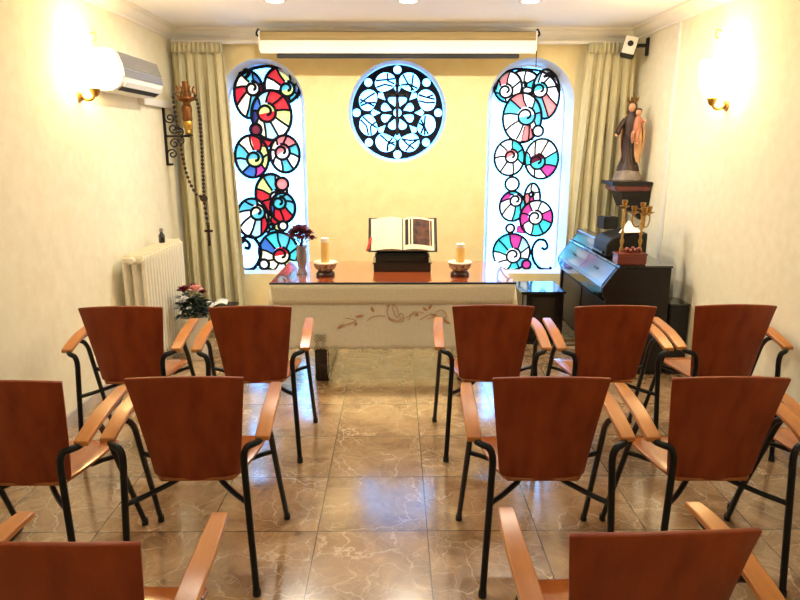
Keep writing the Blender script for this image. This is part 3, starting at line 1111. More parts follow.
candle_set(-0.52, 4.82, 0.222, 0.031, 'painted pottery bowl beside the flower vase on the altar', 'taller yellow pillar candle beside the flower vase')
candle_set(0.485, 4.82, 0.18, 0.034, 'painted pottery bowl on the piano side of the book stand', 'shorter pillar candle with a painted white highlight on top, on the piano side of the book')

# vase with dried flowers
VX, VY = -0.70, 4.86
v = tag(MB().lathe([(0.036, 0), (0.04, 0.006), (0.03, 0.03), (0.028, 0.05), (0.036, 0.1), (0.038, 0.15), (0.032, 0.19), (0.042, 0.22),
                    (0.039, 0.22), (0.028, 0.19), (0.033, 0.15), (0.03, 0.1), (0.02, 0.05), (0.0, 0.045)], n=20).build('crystal_vase', GLASSV),
        'slim smoky crystal vase on the altar by the arched window', 'vase')
v.location = (VX, VY, TZ)
t = thing('dried_bouquet', 'bouquet of dried purple flowers standing in the crystal vase', 'flowers', (VX, VY, TZ + 0.065))
random.seed(3)
st = MB()
heads = []
for k in range(24):
    a = k * 2.4
    r = 0.088 * math.sqrt((k + 0.5) / 24)
    p = Vector((r * math.cos(a), r * math.sin(a) * 0.9, 0.20 + 0.085 * (1 - (r / 0.092) ** 2) + random.uniform(-0.015, 0.02)))
    st.tube([(0.004 * math.cos(a), 0.004 * math.sin(a), 0.0), (0.012 * math.cos(a), 0.012 * math.sin(a), 0.17), p], 0.0018, n=5)
    heads.append(p)
st.build('stems', GREEN, t)


def flower_head(name, c, r, m, parent, n=7, up=0.6):
    mb = MB()
    for ring, (rr, tilt, nn) in enumerate(((1.0, 0.25, n), (0.7, 0.75, n - 2), (0.35, 1.1, 4))):
        for j in range(nn):
            a = 2 * PI * (j + 0.5 * ring) / nn + random.uniform(-0.2, 0.2)
            d = Vector((math.cos(a) * math.cos(tilt), math.sin(a) * math.cos(tilt), math.sin(tilt)))
            s = Vector((-math.sin(a), math.cos(a), 0))
            L = r * (0.75 + 0.35 * rr)
            w = r * 0.42
            vs = [Vector(c), Vector(c) + d * L * 0.55 + s * w, Vector(c) + d * L + Vector((0, 0, -0.1 * r)), Vector(c) + d * L * 0.55 - s * w]
            mb.faces(vs, [(0, 1, 2, 3)])
    mb.ball(Vector(c) + Vector((0, 0, r * 0.1)), r * 0.3, seg=6, rings=5)
    return mb.build(name, m, parent, smooth=False)


for p in heads:
    flower_head('flower', p, 0.042, PURPLE, t, n=9)
lf = MB()


def leaf(mb, base, d, L, w, droop=0.2):
    d = Vector(d).normalized()
    s = d.cross(Vector((0, 0, 1)))
    s = s.normalized() if s.length > 0.1 else Vector((1, 0, 0))
    b = Vector(base)
    nz = Vector((0, 0, 1))
    mb.faces([b, b + d * L * 0.4 + s * w + nz * 0.1 * L, b + d * L - nz * droop * L, b + d * L * 0.4 - s * w + nz * 0.1 * L, b + d * L * 0.45 + nz * 0.06 * L],
             [(0, 1, 4), (1, 2, 4), (2, 3, 4), (3, 0, 4)])


for k in range(26):
    a = random.uniform(0, 2 * PI)
    leaf(lf, (0.02 * math.cos(a), 0.02 * math.sin(a), random.uniform(0.19, 0.25)), (math.cos(a), math.sin(a), random.uniform(0.0, 0.8)), random.uniform(0.04, 0.07), 0.008)
lf.build('foliage', PURPLE, t, smooth=False)

# ------------------------------------------------------------------ curtains, rail, projector screen
def curtain(name, label, x0t, x1t, x0b, x1b, ztop, zbot, folds, depth, lean=0.0):
    t = thing(name, label, 'curtain', ((x0t + x1t) / 2, 6.22, zbot), group='sage curtains beside the windows')
    ox = (x0t + x1t) / 2

    def fn(u, v):
        z = (ztop - zbot) * (1 - v)
        k = v ** 0.7
        x = (x0t + (x1t - x0t) * u) * (1 - k) + (x0b + (x1b - x0b) * u) * k - ox
        ph = u * folds * 2 * PI
        y = depth * (0.35 + 0.65 * min(1, v * 5)) * (math.sin(ph + 0.5 * math.sin(v * 5)) + 0.35 * math.sin(2.3 * ph + 1 + v * 2))
        return Vector((x + 0.008 * math.sin(ph * 2 + v * 3), y, z))
    mb = MB()
    mb.grid(fn, 150, 24)
    mb.build('curtain_panel', CURTAIN, t, solid=0.004)
    hd = MB()
    hd.grid(lambda u, v: Vector((x0t + (x1t - x0t) * u - ox, -0.022 + 0.012 * math.sin(u * folds * 4 * PI), ztop - zbot + 0.012 - 0.09 * v)), 120, 3)
    hd.build('pleated_heading', CURTAIN, t, solid=0.004)
    return t


curtain('window_curtain', 'long sage curtain in the corner by the radiator', -1.985, -1.535, -1.98, -1.45, 2.585, 0.03, 5.5, 0.04)
curtain('window_curtain', 'long sage curtain in the corner behind the piano', 1.735, 2.15, 1.60, 2.15, 2.585, 0.03, 5.5, 0.04)
t = thing('curtain_rail', 'white curtain rail running along the top of the altar wall', 'curtain rail', (0.1, 6.26, 2.605))
MB().box((0, 0, 0), (4.18, 0.05, 0.028), bevel=0.004).build('track', CORN, t, smooth=False)
for x in (-1.9, -0.6, 0.7, 2.0):
    MB().box((x, 0.065, 0.004), (0.03, 0.09, 0.02)).build('rail_bracket', CORN, t, smooth=False)

t = thing('projector_screen', 'rolled-up projector screen in a long beige case above the round window', 'screen', (0.03, 6.08, 2.50))
prof = [(-0.06, 0.0), (-0.075, 0.03), (-0.065, 0.05), (-0.055, 0.075), (-0.07, 0.11), (-0.06, 0.155), (-0.02, 0.17), (0.05, 0.165), (0.065, 0.1), (0.06, 0.0)]
n = len(prof)
mb = MB()
vs = [(-1.19, a, b) for a, b in prof] + [(1.19, a, b) for a, b in prof]
mb.faces(vs, [tuple(range(n)), tuple(range(n, 2 * n))] + [(i, (i + 1) % n, n + (i + 1) % n, n + i) for i in range(n)])
mb.build('screen_case', mat('ivory_metal_shaded', (168, 148, 104), 0.5), t, angle=30)  # cream case, its colour darkened to tan for the shadow at the top
MB().box((0, -0.065, 0.032), (2.38, 0.03, 0.105), bevel=0.004).build('case_lip', CORN, t, smooth=False)
MB().box((0.0, -0.05, -0.040), (2.1, 0.03, 0.036), bevel=0.005).build('bottom_bar', BLACKM, t, smooth=False)
MB().box((0.0, -0.04, -0.01), (2.08, 0.004, 0.03)).build('screen_fabric', BLACKM, t, smooth=False)
for s in (-1, 1):
    MB().box((s * 1.195, 0, 0.085), (0.012, 0.14, 0.165), bevel=0.003).build('end_cap', CORN, t, smooth=False)
    MB().box((s * 1.15, 0.175, 0.14), (0.03, 0.24, 0.03)).build('wall_arm', CORN, t, smooth=False)
    MB().tube(bez([(s * 1.2, 0, 0.15), (s * 1.205, -0.03, 0.18), (s * 1.22, -0.05, 0.14), (s * 1.20, -0.06, 0.12)], 5), 0.009, n=6).build('case_hook', BLACKM, t)
MB().tube([(1.2, -0.06, 0.12), (1.2, -0.06, -0.17)], 0.004, n=5).build('pull_cord', BLACKM, t)

# ------------------------------------------------------------------ left wall: air conditioner, duct, hook, bracket, lamp, rosary
t = thing('air_conditioner', 'white wall air conditioner with a silver front high on the radiator wall', 'air conditioner', (XL, 4.66, 2.07))
L_ = 0.80
prof = [(0, 0.0), (0.13, 0.0), (0.185, 0.035), (0.205, 0.09), (0.20, 0.16), (0.165, 0.262), (0.12, 0.275), (0, 0.275)]
n = len(prof)
mb = MB()
vs = [(a, 0, b) for a, b in prof] + [(a, L_, b) for a, b in prof]
mb.faces(vs, [tuple(range(n)), tuple(range(n, 2 * n))] + [(i, (i + 1) % n, n + (i + 1) % n, n + i) for i in range(n)])
mb.build('casing', WHITE, t, bevel=0.006, angle=30)
mb = MB()
mb.faces([(0.206, 0.02, 0.155), (0.206, L_ - 0.02, 0.155), (0.172, L_ - 0.02, 0.255), (0.172, 0.02, 0.255)], [(0, 1, 2, 3)])
mb.faces([(0.2085, 0.02, 0.095), (0.2085, L_ - 0.02, 0.095), (0.206, L_ - 0.02, 0.148), (0.206, 0.02, 0.148)], [(0, 1, 2, 3)])
mb.build('front_panel', SILVER, t, smooth=False, solid=0.006)
mb = MB()
mb.faces([(0.150, 0.05, 0.008), (0.150, L_ - 0.05, 0.008), (0.190, L_ - 0.05, 0.034), (0.190, 0.05, 0.034)], [(0, 1, 2, 3)])
mb.build('air_outlet', BLACKM, t, smooth=False, solid=0.006)
mb = MB()
mb.faces([(0.190, 0.04, 0.030), (0.190, L_ - 0.04, 0.030), (0.212, L_ - 0.04, 0.062), (0.212, 0.04, 0.062)], [(0, 1, 2, 3)])
mb.build('louvre', WHITE, t, smooth=False, solid=0.005)

tag(MB().box((XL + 0.02, 5.83, 2.055), (0.04, 0.74, 0.06), bevel=0.004).build('cable_duct', WHITE, smooth=False),
    'white cable duct running from the air conditioner to the corner', 'duct')


def hook(label, x, y, z, s):
    t = thing('wall_hook', label, 'hook', (x, y, z), group='small hooks high on the side walls')
    MB().box((s * 0.004, 0, 0), (0.008, 0.03, 0.07), bevel=0.002).build('hook_plate', WHITE, t, smooth=False)
    MB().tube(bez([(s * 0.008, 0, 0.015), (s * 0.04, 0, 0.02), (s * 0.045, 0, -0.02), (s * 0.025, 0, -0.035)], 5), 0.005, n=6).build('hook_arm', BRASS, t)


hook('small hook on the wall just above the air conditioner', XL, 4.68, 2.42, 1)
hook('small hook on the bare wall above the piano-side sconce', XR, 4.72, 2.45, -1)

# wrought iron bracket with hanging sanctuary lamp
t = thing('iron_wall_mount', 'scrolled wrought iron bracket on the wall under the cable duct', 'bracket', (XL, 6.0, 1.54))
b = MB()
b.box((0.01, 0, 0.25), (0.02, 0.025, 0.50), bevel=0.003)
b.box((0.03, 0, 0.0), (0.06, 0.025, 0.02), bevel=0.003)
b.build('wall_bar', IRON, t, smooth=False)
b = MB()
b.tube([(0.015, 0, 0.245), (0.15, 0, 0.245), (0.225, 0, 0.245)], 0.009, n=6)


def spir(cx, cz, r, a0, turns, n=26):
    return [(cx + r * (1 - 0.8 * k / n) * math.cos(a0 + turns * 2 * PI * k / n), 0, cz + r * (1 - 0.8 * k / n) * math.sin(a0 + turns * 2 * PI * k / n)) for k in range(n + 1)]


for (cx, cz, r, a0, tr) in ((0.06, 0.40, 0.045, PI, 1.4), (0.085, 0.31, 0.05, 0.5, -1.4), (0.06, 0.09, 0.045, PI, -1.4), (0.085, 0.18, 0.05, -0.5, 1.4), (0.14, 0.285, 0.035, -PI / 2, 1.3), (0.14, 0.205, 0.035, PI / 2, -1.3)):
    b.tube(spir(cx, cz, r, a0, tr), 0.007, n=6)
b.lathe([(0.04, 0.0), (0.045, 0.006), (0.02, 0.011)], (0.215, 0, 0.249), n=14)
b.build('scrolls', IRON, t)
LX, LY, LZ = XL + 0.215, 6.0, 1.802
t = thing('sanctuary_lamp', 'copper and gold sanctuary lamp with a crown-shaped top standing on the iron bracket', 'lamp', (LX, LY, LZ))
MB().lathe([(0.02, 0), (0.03, 0.01), (0.022, 0.03), (0.036, 0.06), (0.045, 0.095), (0.04, 0.11)], n=16).build('gold_base', GOLD, t)
MB().lathe([(0.036, 0.11), (0.044, 0.13), (0.04, 0.17), (0.046, 0.215), (0.04, 0.24), (0.028, 0.25), (0.03, 0.275)], n=16).build('copper_body', COPPER, t)
b = MB()
b.lathe([(0.03, 0.27), (0.07, 0.285), (0.085, 0.30), (0.08, 0.315), (0.03, 0.315)], n=20)
for k in range(8):
    a = 2 * PI * k / 8
    c, s = math.cos(a), math.sin(a)
    b.tube(bez([(0.076 * c, 0.076 * s, 0.31), (0.086 * c, 0.086 * s, 0.34), (0.066 * c, 0.066 * s, 0.375), (0.076 * c, 0.076 * s, 0.40)], 4), [0.007] * 12 + [0.003], n=6)
    b.ball((0.076 * c, 0.076 * s, 0.40), 0.008, seg=6, rings=5)
b.build('crown_top', COPPER, t)
b = MB()
b.lathe([(0.026, 0.31), (0.03, 0.33), (0.024, 0.40), (0.028, 0.445), (0.024, 0.445), (0.02, 0.40)], n=14)
b.build('candle_socket', COPPER, t)

# rosary looped over the lamp crown
t = thing('wall_rosary', 'large dark wooden rosary hanging from the lamp crown in front of the curtain', 'rosary', (LX + 0.02, LY, LZ))
y0 = -0.105
MEDAL = (0.105, -0.555)
left_strand = bez([(-0.10, y0, 0.325), (-0.085, y0, 0.10), (-0.062, y0, -0.12), (-0.03, y0, -0.34), (0.03, y0, -0.50), (MEDAL[0] - 0.01, y0, MEDAL[1] + 0.01)], 16)
right_strand = bez([(0.088, y0, 0.335), (0.115, y0, 0.2), (0.118, y0, -0.1), (0.113, y0, -0.35), (MEDAL[0] + 0.003, y0, MEDAL[1] + 0.02)], 16)
tail = [(MEDAL[0], y0, MEDAL[1] - 0.02), (MEDAL[0] + 0.02, y0, MEDAL[1] - 0.235)]
top = bez([(0.088, y0, 0.335), (0.05, y0 + 0.01, 0.35), (0.0, y0 + 0.005, 0.352), (-0.06, y0 + 0.01, 0.345), (-0.10, y0, 0.325)], 6)
co = MB()
for s_ in (left_strand, right_strand, tail, top):
    co.tube(s_, 0.003, n=5)
co.build('cord', BEAD, t)
bead_me = None


def beads_on(path, step, r=0.0155):
    global bead_me
    path = [Vector(p) for p in path]
    acc, nxt = 0.0, step / 2
    for a, b_ in zip(path, path[1:]):
        L = (b_ - a).length
        while acc + L >= nxt:
            p = a + (b_ - a) * ((nxt - acc) / L)
            if bead_me is None:
                o = MB().ball((0, 0, 0), r, seg=8, rings=6).build('bead', BEAD, t)
                bead_me = o.data
            else:
                o = bpy.data.objects.new('bead', bead_me)
                COL.objects.link(o)
                o.parent = t
            o.location = p
            nxt += step
        acc += L


beads_on(left_strand, 0.04)
beads_on(right_strand, 0.034)
beads_on(tail, 0.045)
MB().lathe([(0.0, -0.004), (0.03, -0.004), (0.032, 0), (0.03, 0.004), (0, 0.004)], (MEDAL[0], y0, MEDAL[1]), n=14, axis='Y', sx=1.1).build('medal', BEAD, t)
b = MB()
cz = MEDAL[1] - 0.33
b.box((MEDAL[0] + 0.024, y0, cz), (0.022, 0.012, 0.19), bevel=0.002)
b.box((MEDAL[0] + 0.024, y0, cz + 0.04), (0.075, 0.012, 0.022), bevel=0.002)
b.build('cross', BEAD, t, smooth=False)

# ------------------------------------------------------------------ radiator, bottle, plant, stool
t = thing('cast_iron_radiator', 'cream column radiator standing along the wall beneath the air conditioner', 'radiator', (XL, 4.68, 0))
NS = 15
sec = None
for k in range(NS):
    if sec is None:
        b = MB()
        for x in (0.075, 0.145, 0.215):
            b.tube([(x, 0, 0.14), (x, 0, 0.90)], 0.019, n=8)
        for z in (0.14, 0.90):
            b.box((0.145, 0, z), (0.178, 0.052, 0.07), bevel=0.02)
        o = b.build('section', CREAMW, t)
        sec = o
    else:
        o = sec.copy()
        COL.objects.link(o)
        o.parent = t
    o.location = (0, 0.03 + 0.06 * k, 0)
b = MB()
for yy in (0.03, 0.03 + 0.06 * (NS - 1)):
    b.box((0.145, yy, 0.055), (0.15, 0.03, 0.11), bevel=0.008)
b.build('feet', CREAMW, t, smooth=False)
MB().lathe([(0.02, -0.02), (0.028, -0.012), (0.028, 0.0)], (0.145, -0.004, 0.90), n=12, axis='Y').build('end_plug', CREAMW, t)
MB().tube([(0.05, 0.3, 0.88), (0.002, 0.3, 0.88)], 0.012, n=8).build('wall_stay', CREAMW, t)
t = thing('small_bottle', 'small dark bottle standing on top of the cream radiator', 'bottle', (XL + 0.14, 5.33, 0.935))
MB().lathe([(0.022, 0), (0.025, 0.006), (0.025, 0.06), (0.012, 0.08), (0.011, 0.092)], n=14).build('bottle_body', BLACK, t)
MB().lathe([(0.014, 0.09), (0.014, 0.115), (0.0, 0.117)], n=12).build('cap', STONE, t)

PX, PY = -1.64, 5.18
t = thing('potted_poinsettia', 'cream pot of dark foliage with red, pink and white flowers by the radiator', 'plant', (PX, PY, 0))
MB().lathe([(0.085, 0), (0.09, 0.01), (0.098, 0.18), (0.112, 0.335), (0.118, 0.345), (0.118, 0.36), (0.108, 0.36), (0.10, 0.33), (0.0, 0.325)], n=28).build('pot', CREAMW, t)
random.seed(11)
b = MB()
for k in range(210):
    a = random.uniform(0, 2 * PI)
    e = random.uniform(-0.2, 1.2)
    r = random.uniform(0.02, 0.115)
    if (r + 0.09) * math.cos(a) < -0.15:
        r, a = r * 0.5, a + PI
    leaf(b, (r * math.cos(a), r * math.sin(a), 0.37 + random.uniform(0, 0.17) * (1.2 - r / 0.14)), (math.cos(a), math.sin(a), e), random.uniform(0.055, 0.095), 0.022)
b.tube([(0, 0, 0.32), (0.01, 0, 0.5)], 0.006, n=6)
b.build('foliage', GREEN, t, smooth=False)
for (dx, dy, z, r, m) in ((-0.05, -0.05, 0.575, 0.065, DRED), (0.02, -0.02, 0.60, 0.05, DRED), (0.05, -0.06, 0.585, 0.065, PINK), (0.085, 0.0, 0.55, 0.04, DRED), (-0.055, -0.115, 0.50, 0.04, PETW),
                          (-0.075, -0.10, 0.45, 0.035, PETW), (-0.02, -0.13, 0.53, 0.035, PETW), (-0.105, -0.05, 0.52, 0.03, PETW), (-0.115, -0.02, 0.46, 0.03, DRED), (0.01, -0.14, 0.45, 0.025, PETW)):
    flower_head('flower', (dx, dy, z), r, m, t)

t = thing('low_stool', 'low dark wooden stool before the radiator-side curtain', 'stool', (-1.63, 5.83, 0))
MB().box((0, 0, 0.27), (0.34, 0.28, 0.03), bevel=0.004).build('stool_top', BLACKW, t, smooth=False)
for sx in (-1, 1):
    for sy in (-1, 1):
        MB().box((sx * 0.14, sy * 0.11, 0.1275), (0.035, 0.035, 0.255)).build('leg', WOODL, t, smooth=False)
t = thing('open_booklet', 'open white booklet lying on the low stool', 'booklet', (-1.655, 5.81, 0.286), 0.15)
for s in (-1, 1):
    b = MB()
    b.grid(lambda u, v, s=s: Vector((s * 0.13 * u, -0.09 + 0.18 * v, 0.006 + 0.03 * math.sin(PI * u * 0.9) * (1.0 if s > 0 else 0.7) + 0.012 * u * (s > 0))), 8, 2)
    b.build('page', PAPERW, t, solid=0.006)

# ------------------------------------------------------------------ piano and what stands on it
PY0, PY1 = 4.74, 6.12
PXW = 2.04                      # the side turned to the wall
t = thing('upright_piano', 'black upright piano with a closed sloping lid along the wall', 'piano', (PXW, PY0, 0))
LEN = PY1 - PY0
fx = -0.50                     # front edge (relative to the wall)


def side_prof():
    return [(-0.0, 0.0), (fx + 0.03, 0.0), (fx + 0.03, 0.58), (fx, 0.64), (fx, 0.68), (fx + 0.10, 0.825), (-0.0, 0.83)]


Mx = Matrix(((1, 0, 0, 0), (0, 0, 1, 0), (0, 1, 0, 0), (0, 0, 0, 1)))        # profile XZ, thickness along Y
for yy in (0.0, LEN - 0.04):
    b = MB()
    b.prism(side_prof(), 0.04, Matrix.Translation((0, yy, 0)) @ Mx)
    b.build('end_panel', BLACKW, t, smooth=False, bevel=0.004)
b = MB()
b.box((-0.20, LEN / 2, 0.44), (0.39, LEN - 0.08, 0.76))
b.build('cabinet_body', BLACKM, t, smooth=False)
MB().box((-0.195, LEN / 2, 0.838), (0.40, LEN + 0.03, 0.016), bevel=0.003).build('top_board', BLACK, t, smooth=False)
for k in range(2):
    b = MB()
    w = (LEN - 0.10) / 2
    b.box((fx + 0.052, 0.05 + w * (k + 0.5), 0.33), (0.016, w - 0.03, 0.44), bevel=0.004)
    b.build('knee_panel', BLACKW, t, smooth=False)
b = MB()
b.box((fx + 0.055, LEN / 2, 0.05), (0.02, LEN - 0.08, 0.10), bevel=0.004)
b.build('plinth_board', BLACK, t, smooth=False)
b = MB()
b.box((fx + 0.10, LEN / 2, 0.60), (0.16, LEN - 0.09, 0.05), bevel=0.004)
b.box((fx + 0.012, LEN / 2, 0.645), (0.022, LEN - 0.085, 0.06), bevel=0.004)
b.build('key_bed', BLACK, t, smooth=False)
LIDG = mat('glossy_black_lid', (22, 24, 30), 0.28, coat=1.0, coat_rough=0.14, spec=1.0)
LIDG.node_tree.nodes['Principled BSDF'].inputs['Coat IOR'].default_value = 2.2
w = (LEN - 0.085) / 2
for k in range(2):
    b = MB()
    y0_ = 0.0425 + w * k + 0.003
    y1_ = y0_ + w - 0.006
    pr = [(fx + 0.002, 0.676), (fx + 0.008, 0.70), (fx + 0.10, 0.826), (fx + 0.108, 0.828), (fx + 0.113, 0.81), (fx + 0.03, 0.672)]
    n = len(pr)
    vs = [(x, y0_, z) for x, z in pr] + [(x, y1_, z) for x, z in pr]
    b.faces(vs, [tuple(range(n)), tuple(range(n, 2 * n))] + [(i, (i + 1) % n, n + (i + 1) % n, n + i) for i in range(n)])
    b.build('fallboard', LIDG, t, smooth=False)
    b = MB()
    ym = (y0_ + y1_) / 2
    b.box((fx + 0.055, ym - 0.03, 0.765), (0.006, 0.035, 0.02), rot=(0, math.radians(36), 0))
    b.box((fx + 0.055, ym + 0.03, 0.765), (0.006, 0.025, 0.016), rot=(0, math.radians(36), 0))
    b.build('lid_latch', BLACKM, t, smooth=False)
b = MB()
b.box((fx + 0.15, LEN * 0.76, 0.895), (0.014, LEN * 0.44, 0.10), rot=(0, math.radians(20), 0), bevel=0.003)
b.box((fx + 0.20, LEN * 0.76, 0.944), (0.09, LEN * 0.44, 0.012), bevel=0.003)
b.box((fx + 0.235, LEN * 0.76, 0.892), (0.014, LEN * 0.40, 0.092))
b.build('music_desk', LIDG, t, smooth=False)
b = MB()
for dy in (-0.07, 0.07):
    b.box((fx - 0.01, LEN / 2 + dy, 0.045), (0.13, 0.03, 0.012), bevel=0.004)
b.build('pedals', BRASS, t, smooth=False)

# printer-like black device with paper and a small black box
DX, DY, DZ = XR - 0.385, 5.28, 0.848
t = thing('black_printer', 'bulky black printer standing on the piano top', 'printer', (DX, DY, DZ))
b = MB()
b.prism([(-0.17, 0.0), (0.15, 0.0), (0.15, 0.19), (0.03, 0.19), (-0.13, 0.15), (-0.17, 0.10)], 0.34, Matrix.Translation((0, -0.17, 0)) @ Mx)
b.build('printer_body', BLACKM, t, smooth=False, bevel=0.012)
MB().box((-0.165, 0.0, 0.03), (0.05, 0.26, 0.02), bevel=0.004).build('output_tray', BLACK, t, smooth=False)
b = MB()
b.faces([(-0.06, -0.16, 0.195), (0.12, -0.16, 0.198), (0.10, 0.05, 0.20), (0.07, 0.0, 0.275)], [(0, 1, 3), (1, 2, 3), (0, 3, 2), (0, 1, 2)])
tag(MB().box((DX - 0.09, 5.37, DZ + 0.245), (0.13, 0.12, 0.10), rot=(0, 0.0, 0.2), bevel=0.008).build('black_case', BLACKM, smooth=False),
    'small black case on top of the printer', 'case')
o = b.build('folded_paper', PAPERW, smooth=False)
o.location = (DX - 0.03, DY - 0.03, DZ)
tag(o, 'folded white paper propped on the printer', 'paper')

# wooden box and candlesticks
BXX, BYY = 1.755, 4.835
t = thing('wooden_casket', 'oxblood wooden casket on the near end of the piano', 'box', (BXX, BYY, 0.848))
MB().box((0, 0, 0.034), (0.215, 0.12, 0.068), bevel=0.005).build('casket_body', OXBOX, t, smooth=False)
MB().box((0, 0, 0.074), (0.228, 0.132, 0.012), bevel=0.004).build('lid', OXBOX, t, smooth=False)
b = MB()
for k in range(9):
    a = k * 0.7
    b.ball((0.05 * math.cos(a) + 0.02, 0.025 * math.sin(a), 0.096 + 0.006 * (k % 3)), 0.0155, seg=8, rings=6)
o = b.build('bead_rosary_heap', OXBOX)
o.location = (BXX, BYY, 0.848)
tag(o, 'small heap of dark beads lying on the oxblood casket', 'beads')


def candelabrum(label, x, y, h, arms, s=1.0):
    t = thing('brass_candelabrum', label, 'candlestick', (x, y, 0.848), group='brass candlesticks on the piano')
    b = MB()
    b.lathe([(0.045, 0), (0.048, 0.01), (0.024, 0.03), (0.010, 0.05), (0.018, 0.08), (0.008, 0.11), (0.016, 0.15), (0.007, 0.18), (0.013, h * 0.5), (0.006, h * 0.55), (0.016, h * 0.68), (0.008, h * 0.72), (0.013, h * 0.86), (0.008, h * 0.9)], n=16)
    b.build('stem', BRASS, t)
    cups = [(0, 0, h)] if arms != 2 else []
    for k in range(arms):
        a = PI * k + 0.4 if arms == 2 else 2 * PI * k / max(1, arms) + 0.4
        c, q = math.cos(a), math.sin(a)
        e = (0.065 * c, 0.065 * q, h * 0.93)
        MB().tube(bez([(0, 0, h * 0.66), (0.05 * c, 0.05 * q, h * 0.62), (0.075 * c, 0.075 * q, h * 0.75), e], 6), 0.006, n=6).build('arm', BRASS, t)
        cups.append(e)
    for e in cups:
        MB().lathe([(0.008, -0.045), (0.012, -0.03), (0.036, -0.02), (0.038, -0.014), (0.014, -0.01), (0.02, 0.012), (0.021, 0.03), (0.014, 0.03)], e, n=14).build('drip_cup', BRASS, t)
    return t


candelabrum('single brass candlestick behind the casket, nearer the printer', 1.735, 4.97, 0.43, 0)
candelabrum('branched brass candelabrum behind the casket, nearer the wall', 1.875, 4.97, 0.41, 3)

t = thing('dark_block', 'low black block between the piano and the wall', 'box', (2.135, 4.86, 0))  # plain black block low in the gap beside the piano
MB().box((0, 0, 0.27), (0.15, 0.22, 0.54), bevel=0.01).build('block_body', BLACKM, t, smooth=False)
MB().box((0, 0, 0.545), (0.155, 0.225, 0.014), bevel=0.004).build('lid', BLACK, t, smooth=False)

# stool-like black cabinet left of the piano
t = thing('black_cabinet', 'low black cabinet standing under the arched window next to the piano', 'cabinet', (1.28, 5.72, 0))
MB().box((0, 0, 0.245), (0.36, 0.42, 0.43), bevel=0.006).build('cabinet_body', BLACKW, t, smooth=False)
MB().box((0, 0, 0.47), (0.39, 0.45, 0.02), bevel=0.004).build('top', BLACK, t, smooth=False)
MB().box((0.03, -0.212, 0.25), (0.26, 0.012, 0.36), bevel=0.003).build('door', BLACK, t, smooth=False)
MB().box((0, 0, 0.015), (0.33, 0.39, 0.03)).build('base', BLACKM, t, smooth=False)
MB().box((-0.158, -0.2125, 0.25), (0.026, 0.012, 0.40), bevel=0.002).build('lit_edge', mat('lit_edge_grey', (150, 150, 158), 0.3, metal=0.5), t, smooth=False)  # grey strip painting the light on the cabinet's left side

# ------------------------------------------------------------------ statue on its console, loudspeaker
SX, SY = XR - 0.175, 5.86
t = thing('wall_console', 'carved dark wooden console on the wall beneath the statue', 'shelf', (XR, SY, 1.06))
MB().box((-0.175, 0, 0.325), (0.35, 0.34, 0.03), bevel=0.006).build('console_top', BLACKW, t, smooth=False)
MB().box((-0.165, 0, 0.285), (0.31, 0.30, 0.05), bevel=0.012).build('moulding', OXBOX, t, smooth=False)
b = MB()
vs, fs = [], []
P = [(0.26, 0.13, 0.26), (0.25, 0.125, 0.20), (0.22, 0.11, 0.12), (0.10, 0.06, 0.05), (0.04, 0.03, 0.0)]
for (dx, hw, z) in P:
    vs += [(-dx, -hw, z), (-dx, hw, z), (0, hw, z), (0, -hw, z)]
for i in range(len(P) - 1):
    for k in range(4):
        fs.append((i * 4 + k, i * 4 + (k + 1) % 4, (i + 1) * 4 + (k + 1) % 4, (i + 1) * 4 + k))
fs += [(0, 1, 2, 3), tuple(len(vs) - 4 + k for k in range(4))]
b.faces(vs, fs)
b.build('corbel', BLACKW, t, smooth=False, bevel=0.006)

SZ = 1.402
t = thing('painted_statue', 'painted statue of a crowned robed woman holding a child, on the console', 'statue', (SX, SY, SZ), math.radians(-25))
b = MB()
b.lathe([(0.125, 0), (0.13, 0.015), (0.12, 0.03), (0.115, 0.045), (0.10, 0.075), (0.07, 0.10)], n=22)
b.build('base', STONE, t)
b = MB()
b.loft([(0.085, 0, 0, 0.10, 0.08), (0.13, 0, 0, 0.085, 0.07), (0.17, -0.005, 0, 0.05, 0.05), (0.24, -0.005, 0.0, 0.055, 0.045), (0.33, -0.005, 0, 0.05, 0.042), (0.42, 0, 0, 0.048, 0.04), (0.50, 0.0, 0, 0.06, 0.042), (0.545, 0, 0, 0.055, 0.036), (0.57, 0, 0, 0.025, 0.024), (0.59, 0, -0.003, 0.02, 0.02)], n=18)
for k in range(7):
    a = -PI + k * PI / 6
    b.tube([(0.085 * math.cos(a), 0.068 * math.sin(a), 0.11), (0.048 * math.cos(a), 0.042 * math.sin(a), 0.22), (0.045 * math.cos(a), 0.038 * math.sin(a), 0.40)], 0.009, n=6)
b.tube(bez([(-0.05, -0.005, 0.52), (-0.085, -0.03, 0.46), (-0.10, -0.07, 0.40)], 5), [0.024] * 5 + [0.022] * 5 + [0.02], n=8)
b.build('brown_gown', ROBE, t)
b = MB()


def mant(u, v):
    a = PI * (-0.12 + 1.24 * u)
    z = 0.565 - v * 0.42
    rr = 0.052 + 0.055 * math.sin(PI * min(1, v * 1.1)) ** 0.7 * (0.7 + 0.3 * math.cos(a))
    rr += 0.008 * math.sin(u * 24) * v
    return Vector((math.cos(a) * rr * (1.1 if v > 0.05 else 0.7), math.sin(a) * rr * 0.75 + 0.004, z - 0.05 * v * abs(math.sin(a * 2))))


